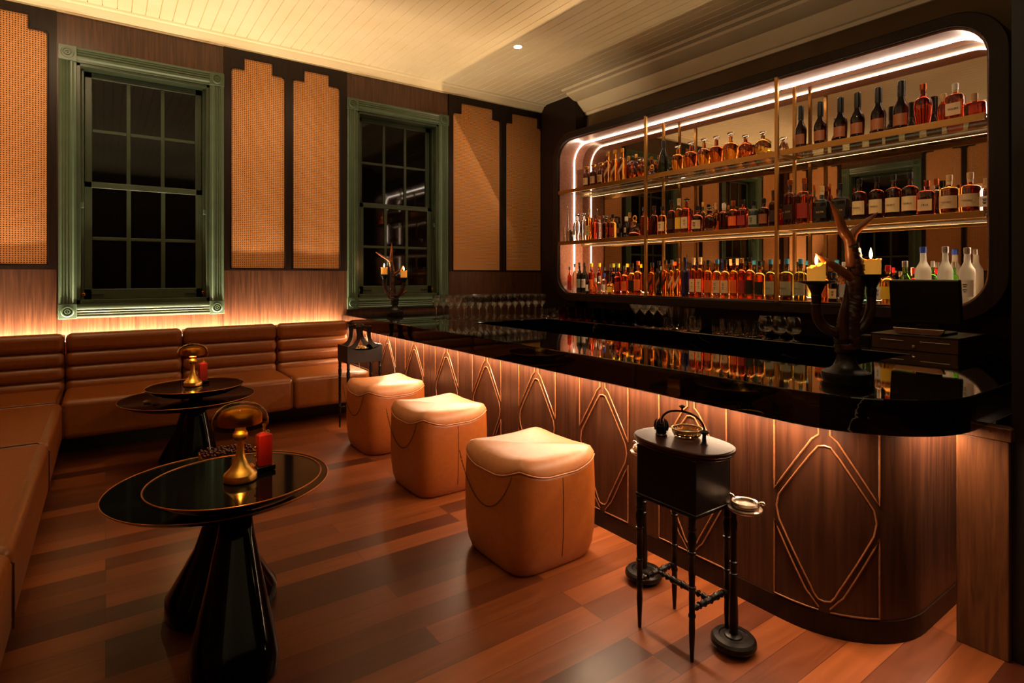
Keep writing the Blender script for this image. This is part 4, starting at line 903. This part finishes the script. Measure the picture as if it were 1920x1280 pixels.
mlamp('brass mushroom lamp with smoked glass shade on the near table', (.349, 1.975, .5))
mlamp('brass mushroom lamp with smoked glass shade on the far table', (.419, 3.83, .5))
# red candle-box tabletop ornaments
M_red = mottled('red_lacquer', (128, 17, 9), (100, 12, 8), 20, .3, (1, 1, .3))
def redbox(label, loc, rz):
    t = thing('red_box_ornament', label, 'ornament', loc, rz)
    obj('foot', B().box(-.030, -.024, 0, .030, .024, .016), M_black, t, bevel=.002)
    obj('column', B().box(-.021, -.018, .016, .021, .018, .118), M_red, t, bevel=.0015)
    obj('roof', B().loft([(.118, .021, .018, 12), (.126, .008, .006, 8)], 16), M_red, t)
    obj('top_tube', B().lathe([(.0045, .124), (.0045, .148), (.006, .149), (.006, .154), (.0, .155)], 14), M_brass, t, smooth=True)
    b = B().tube([(.005+.005*cos(a), -.02, .13+.005*sin(a)) for a in [2*pi*i/12 for i in range(12)]], .0012, 6, loop=True)
    b.tube([(-.024, .0, .03), (-.026, -.002, .05), (-.024, 0, .075), (-.026, .001, .09)], .0016, 6)
    for zz in (.05, .078): b.lathe([(0, zz-.005), (.004, zz-.003), (.005, zz), (.004, zz+.003), (0, zz+.005)], 10, -.028, 0)
    obj('brass_fittings', b, M_brass, t, smooth=True)
    b = B()
    for i in range(4):
        for j in range(2): b.lathe([(0, .016), (.004, .018), (.005, .022), (.003, .026), (0, .027)], 10, -.044+.008*j, -.012+i*.008)
    obj('bead_row', b, M_brass, t, smooth=True)
    return t
redbox('red lacquer box ornament with brass fittings beside the near lamp', (.432, 2.035, .5), .15)
redbox('red lacquer box ornament with brass fittings beside the far lamp', (.478, 3.88, .5), .15)
# beaded tray on the near lower table, behind
c0 = px_on_z(378, 858, .43); t = thing('bead_tray', 'small copper-edged tray of dark brown beads on the near lower table', 'tray', (.375, 2.392, .42), 0)
obj('tray_edge', B().ringx([(-.09, -.05), (.09, -.05), (.09, .05), (-.09, .05)], [(-.086, -.046), (.086, -.046), (.086, .046), (-.086, .046)], 'z', 0, .060), M_rim, t)
obj('tray_bottom', B().box(-.088, -.048, .0, .088, .048, .004), M_ebony, t)
b = B(); 
for i in range(15):
    for j in range(8):
        zz = .060+random.random()*.012; rr = .0052; b.lathe([(0, zz-rr), (rr*.8, zz-rr*.6), (rr, zz), (rr*.8, zz+rr*.6), (0, zz+rr)], 8, -.08+i*.0114+random.uniform(-.002, .002), -.04+j*.0114)
bd = obj('beads', b, mottled('dark_beads', (96, 34, 20), (60, 20, 12), 60, .25), t, smooth=True); bd['kind'] = 'stuff'
obj('tray_fill', B().box(-.086, -.046, .004, .086, .046, .056), M_ebony, t)
# nut shells on the far lower table
for i, (u, v, lab) in enumerate(((276, 753, 'pale almond-shaped pebble at the left edge of the far lower table'), (290, 756, 'small brown pebble beside the pale one on the far lower table'), (297, 754, 'pinkish pebble chip right of the others on the far lower table'))):
    p = px_on_z(u, v, .425); s_ = (1.6, 1, .8)[i]
    b = B().loft([(0, .006*s_, .004*s_, 2), (.003*s_, .013*s_, .008*s_, 2), (.007*s_, .012*s_, .007*s_, 2), (.010*s_, .005*s_, .003*s_, 2)], 14)
    o = obj('pebble', b, mottled('pebble_%d' % i, ((200, 150, 90), (120, 70, 44), (190, 120, 100))[i], ((170, 110, 60), (90, 50, 30), (150, 80, 60))[i], 60, .5), smooth='all'); o.location = (p[0], p[1], .419); o.rotation_euler = (0, 0, .4*i); tag(o, lab, 'pebble', None)

# ------------------------------------------------------------------ antique work stand and ashtray stands by the bar
def turned(b, L, r, cx=0, cy=0, z0=0, style=0):
    prof = []
    base = [(0, .55), (.02, .62), (.10, .78), (.22, 1.0), (.30, .92), (.31, 1.15), (.325, 1.15), (.33, .9), (.50, 1.0), (.505, 1.2), (.52, 1.2), (.525, .9), (.60, 1.05), (.74, 1.1), (.745, 1.35), (.76, 1.35), (.765, .95), (.80, 1.25), (.86, 1.45), (.90, .95), (.91, 1.3), (.925, 1.3), (.93, 1.1), (1, 1.2)]
    for f, k in base: prof.append((r*k, z0+L*f))
    return b.lathe(prof, 16, cx, cy)
def stretcher(p, q, r):
    b = B(); P = Vector(p); Q = Vector(q); n = 40; path_ = [tuple(P+(Q-P)*i/n) for i in range(n+1)]
    rr = []
    for i in range(n+1):
        f = i/n; k = .75+.35*abs(sin(f*pi*1.0)); 
        if any(abs(f-x) < .02 for x in (.12, .2, .32, .5, .68, .8, .88)): k *= 1.35
        if any(abs(f-x) < .02 for x in (.16, .25, .75, .84)): k *= .7
        rr.append(r*k)
    return b.tube(path_, rr, 12)
t = thing('antique_work_stand', 'antique ebonised work stand with oval mahogany top and turned legs before the bar', 'side table', (1.51, 1.17, 0))
ZS = .622
ov = [(-.105, -.13)]; ovp = []
for j in range(48):
    a = 2*pi*j/48; ovp.append((.108*math.copysign(abs(cos(a))**.75, cos(a)), .168*math.copysign(abs(sin(a))**.85, sin(a))))
obj('table_top', B().extr(ovp, 'z', ZS-.014, ZS), M_mahog, t, bevel=.004)
obj('top_moulding', B().extr([(x*.96, y*.96) for x, y in ovp], 'z', ZS-.024, ZS-.014), M_mahog, t, bevel=.003)
obj('box_body', B().box(-.088, -.115, .43, .088, .115, ZS-.024), M_ebony, t, bevel=.003)
obj('bottom_moulding', B().box(-.091, -.118, .425, .091, .118, .438), M_ebony, t, bevel=.003)
for sx in (-1, 1):
    for sy in (-1, 1): obj('leg', turned(B(), .43, .0095, sx*.088, sy*.102), M_ebony, t, smooth=True, angle=50)
obj('stretcher', stretcher((-.088, -.102, .155), (.088, -.102, .155), .0085), M_ebony, t, smooth=True)
obj('stretcher', stretcher((-.088, .102, .155), (.088, .102, .155), .0085), M_ebony, t, smooth=True)
obj('cross_stretcher', stretcher((0, -.102, .155), (0, .102, .155), .0085), M_ebony, t, smooth=True)
# crystal ashtray and smoker's rack standing on it
def crystal_dish(name, label, loc, R, H, cat='ashtray'):
    t = thing(name, label, cat, loc); k = 18; rs = []
    for r, z, st in ((R*.7, 0, 0), (R*.85, .004, 0), (R*1.0, H*.6, 1), (R*1.03, H*.9, 1), (R*1.0, H, 1), (R*.93, H, .6), (R*.84, H*.5, .6), (R*.6, .008, 0), (.0005, .007, 0)):
        rs.append([(r*(1-.05*st*(j % 2))*cos(pi*j/k), r*(1-.05*st*(j % 2))*sin(pi*j/k), z*(1-.08*st*(j % 2) if z > H*.8 else 1)) for j in range(2*k)])
    obj('cut_crystal', B().rings(rs, cap=True), mat('crystal', (255, 232, 180), 0, 0, trans=1, ior=1.5), t); 
    obj('rim_band', B().tube([(R*cos(2*pi*j/48), R*sin(2*pi*j/48), H+.001) for j in range(48)], .0022, 6, loop=True), mat('pale_gilt_band', (236, 206, 150), .3, 1), t, smooth='all')
    return t
crystal_dish('crystal_ashtray', 'round cut-crystal dish with gilt rim on the oval stand top', (1.552, 1.185, ZS), .048, .026)
t = thing('smoking_rack', 'black metal rack with arched handle, claw cup and mushroom knobs on the stand', 'smoking rack', (1.515, 1.18, ZS))
A0 = (-.022, .062); A1 = (.004, -.085)   # feet of the arch
arch = [(A0[0]+(A1[0]-A0[0])*(.5-.5*cos(pi*i/18)), A0[1]+(A1[1]-A0[1])*(.5-.5*cos(pi*i/18)), .04+.052*sin(pi*i/18)**.8) for i in range(19)]
obj('arched_handle', B().tube(arch, .0036, 8), M_ebony, t, smooth='all')
obj('claw_cup', B().lathe([(.0, 0), (.018, 0), (.020, .004), (.016, .008), (.017, .016), (.019, .034), (.016, .034), (.014, .012), (0, .012)], 20, *A0, cap=False), M_ebony, t, smooth=True)
for i in range(6):
    a = pi*i/3; x, y = A0[0]+.018*cos(a), A0[1]+.018*sin(a)
    obj('claw', B().tube([(x, y, .018), (x+.003*cos(a), y+.003*sin(a), .032), (x+.001*cos(a), y+.001*sin(a), .046), (x-.004*cos(a), y-.004*sin(a), .054)], [.0038, .0042, .003, .0008], 7), M_ebony, t, smooth='all')
kn = B().lathe([(.0, 0), (.012, 0), (.008, .006), (.006, .022), (.006, .032), (.014, .036), (.015, .040), (.008, .045), (0, .046)], 18, *A1, cap=False); obj('end_knob', kn, M_ebony, t, smooth=True)
mx, my, mz = arch[9]; obj('finial_knob', B().lathe([(.004, mz), (.003, mz+.010), (.009, mz+.013), (.010, mz+.016), (.005, mz+.019), (0, mz+.0195)], 16, mx, my), M_ebony, t, smooth=True)
M_pew = mat('pewter_tray', (196, 176, 160), .25, .85)
def ashstand(label, loc, H, dr, off=(0, 0)):
    t = thing('ashtray_stand', label, 'ashtray stand', loc)
    obj('base', B().lathe([(.0, .012), (dr*.7, .010), (dr*.95, .014), (dr*1.02, .022), (dr, .033), (dr*.9, .040), (dr*.66, .042), (dr*.62, .039), (dr*.42, .040), (dr*.38, .044), (.013, .048), (0, .048)], 44, cap=False), M_ebony, t, smooth=True, angle=30)
    obj('foot_ring', B().lathe([(0, 0), (dr*.68, 0), (dr*.7, .011), (0, .011)], 36, cap=False), M_ebony, t)
    b = B().lathe([(.013, .045), (.0125, .06), (.014, .08), (.013, .13), (.0105, .2), (.0095, H*.5), (.0125, H*.505), (.0125, H*.515), (.0095, H*.52), (.0095, H*.58), (.0125, H*.585), (.0125, H*.595), (.0095, H*.6), (.009, H*.8), (.0115, H*.86), (.008, H*.9), (.010, H-.03), (.022, H-.022)], 20); obj('pole', b, M_ebony, t, smooth=True, angle=35)
    tr_ = obj('tray', B().lathe([(.0, H-.022), (.046, H-.022), (.050, H-.018), (.050, H-.013), (.046, H-.011), (0, H-.011)], 40, cap=False), M_pew, t, smooth=True, angle=30)
    tr_.location = (*off, 0)
    b = B().lathe([(.034, H-.011), (.041, H-.008), (.042, H), (.038, H+.006), (.033, H+.004), (.030, H-.004), (.0, H-.006)], 40, cap=False); obj('ash_bowl', b, M_pew, tr_, smooth=True)
    for a in (-1.2, 1.5): 
        g = B().tube([(.036*cos(a), .036*sin(a), H+.002), (.044*cos(a), .044*sin(a), H+.010), (.052*cos(a), .052*sin(a), H+.010), (.058*cos(a), .058*sin(a), H+.005)], [.004, .0035, .006, .003], 8); obj('cigar_rest', g, M_pew, tr_, smooth='all')
    return t
ashstand('turned ebonised ashtray stand in front of the oval work stand, right-hand one', (1.575, 1.03, 0), .452, .066, (.020, -.026))
ashstand('turned ebonised ashtray stand behind the oval work stand, left-hand one', (1.655, 1.46, 0), .50, .068)

# far antique stand by the banquette end
t = thing('antique_handled_stand', 'dark antique box stand with curved lyre handle before the far end of the bar', 'side table', (1.565, 4.17, 0), .0)
bx = (.15, .085); zb, zt = .505, .63
pts = []
def dip(x): return zt-.0+(.0 if abs(x) > .10 else 0)
prof = [(-.135, zb), (.135, zb), (.135, zt), (.118, zt-.004), (.09, zt-.022), (.05, zt-.034), (0, zt-.038), (-.05, zt-.034), (-.09, zt-.022), (-.118, zt-.004), (-.135, zt)]
prof2 = [(-.135, zb), (.135, zb), (.135, zt), (-.135, zt)]
b = B().extr(prof, 'y', -.105, -.093).extr(prof, 'y', .093, .105).box(-.135, -.093, zb, -.123, .093, zt).box(.123, -.093, zb, .135, .093, zt).box(-.123, -.093, zb, .123, .093, zb+.012)
obj('box_body', b, M_ebony, t, bevel=.002)
for sy in (-1, 1):
    for sx in (-1, 1):
        ly = [(-.128, zt-.008), (-.095, zt+.002), (-.070, zt+.022), (-.056, zt+.052), (-.052, zt+.085), (-.060, zt+.125), (-.060, zt+.142), (-.018, zt+.142), (-.020, zt+.125), (-.026, zt+.09), (-.028, zt+.055), (-.036, zt+.025), (-.052, zt-.004), (-.070, zt-.026)]
        obj('lyre_upright', B().extr([(-sx*p[0], p[1]) for p in ly], 'y', sy*.080-.007, sy*.080+.007), M_ebony, t, bevel=.002)
    obj('top_rail', B().box(-.022, sy*.080-.006, zt+.128, .022, sy*.080+.006, zt+.141), M_ebony, t, bevel=.002)
obj('hand_grip', B().tube([(0, -.085, zt+.138), (0, -.04, zt+.146), (0, 0, zt+.149), (0, .04, zt+.146), (0, .085, zt+.138)], .011, 12), M_ebony, t, smooth='all')
for sx in (-1, 1):
    for sy in (-1, 1): obj('leg', turned(B(), zb, .0095, sx*.122, sy*.092), M_ebony, t, smooth=True, angle=50)
for sy in (-1, 1): obj('stretcher', stretcher((-.122, sy*.092, .15), (.122, sy*.092, .15), .0075), M_ebony, t, smooth=True)
nb = B()
for i in range(110):
    a = random.random()*2*pi; r = .055*math.sqrt(random.random()); z = zt-.035+.022*(1-(r/.055)**2)+random.uniform(-.003, .003); x_, y_ = r*cos(a), r*sin(a)*.6
    nb.loft([(z-.005, .002, .002, 2), (z-.002, .006, .0045, 2), (z+.002, .006, .0045, 2), (z+.005, .002, .002, 2)], 7, x_, y_)
sn = tag(obj('bar_snacks', nb, mottled('roasted_nuts', (206, 160, 84), (150, 100, 44), 90, .45), smooth='all'), 'heap of pale roasted nuts in the far antique stand', 'snacks'); sn.location = (1.565, 4.17, 0); sn['kind'] = 'stuff'
bw = tag(obj('snack_bowl', B().lathe([(.0, zb+.013), (.035, zb+.013), (.055, zb+.05), (.068, zt-.028), (.066, zt-.028), (.052, zb+.052), (.0, zt-.045)], 30, cap=False), M_ebony, smooth=True), 'shallow dark bowl of nuts set inside the far antique stand', 'bowl'); bw.location = (1.565, 4.17, 0); bw.scale = (1, .9, 1)

# ------------------------------------------------------------------ ceiling fittings
t = thing('recessed_downlight', 'small round lit downlight in the cream boarded ceiling', 'downlight', (2.815, 3.856, CZ))
obj('trim_ring', B().lathe([(.036, -.004), (.048, -.004), (.050, 0), (.036, .0)], 36), M_cream, t, smooth=True, angle=30)
obj('lens', B().lathe([(0, -.0045), (.034, -.0045), (.034, -.003), (0, -.003)], 32, cap=False), M_down, t)

# group phrases for the remaining repeats
GR = {'cube_stool': 'leather cube stools along the bar', 'banquette_section': 'sections of the tan leather banquette', 'wall_panel': 'rattan inset wall panels', 'pillar_candle': 'lit candles on the antler stands',
      'mushroom_lamp': 'brass mushroom table lamps', 'red_box_ornament': 'red box ornaments on the tables', 'antler_candle_stand': 'antler candle stands on the bar', 'ashtray_stand': 'ashtray stands by the work stand',
      'double_side_table': 'black double side tables', 'gift_box': 'boxes on the top shelf', 'pebble': 'pebbles on the far table'}
for o in C.objects:
    k_ = o.name.split('.')[0]
    if o.parent is None and k_ in GR and 'category' in o and 'group' not in o: o['group'] = GR[k_]
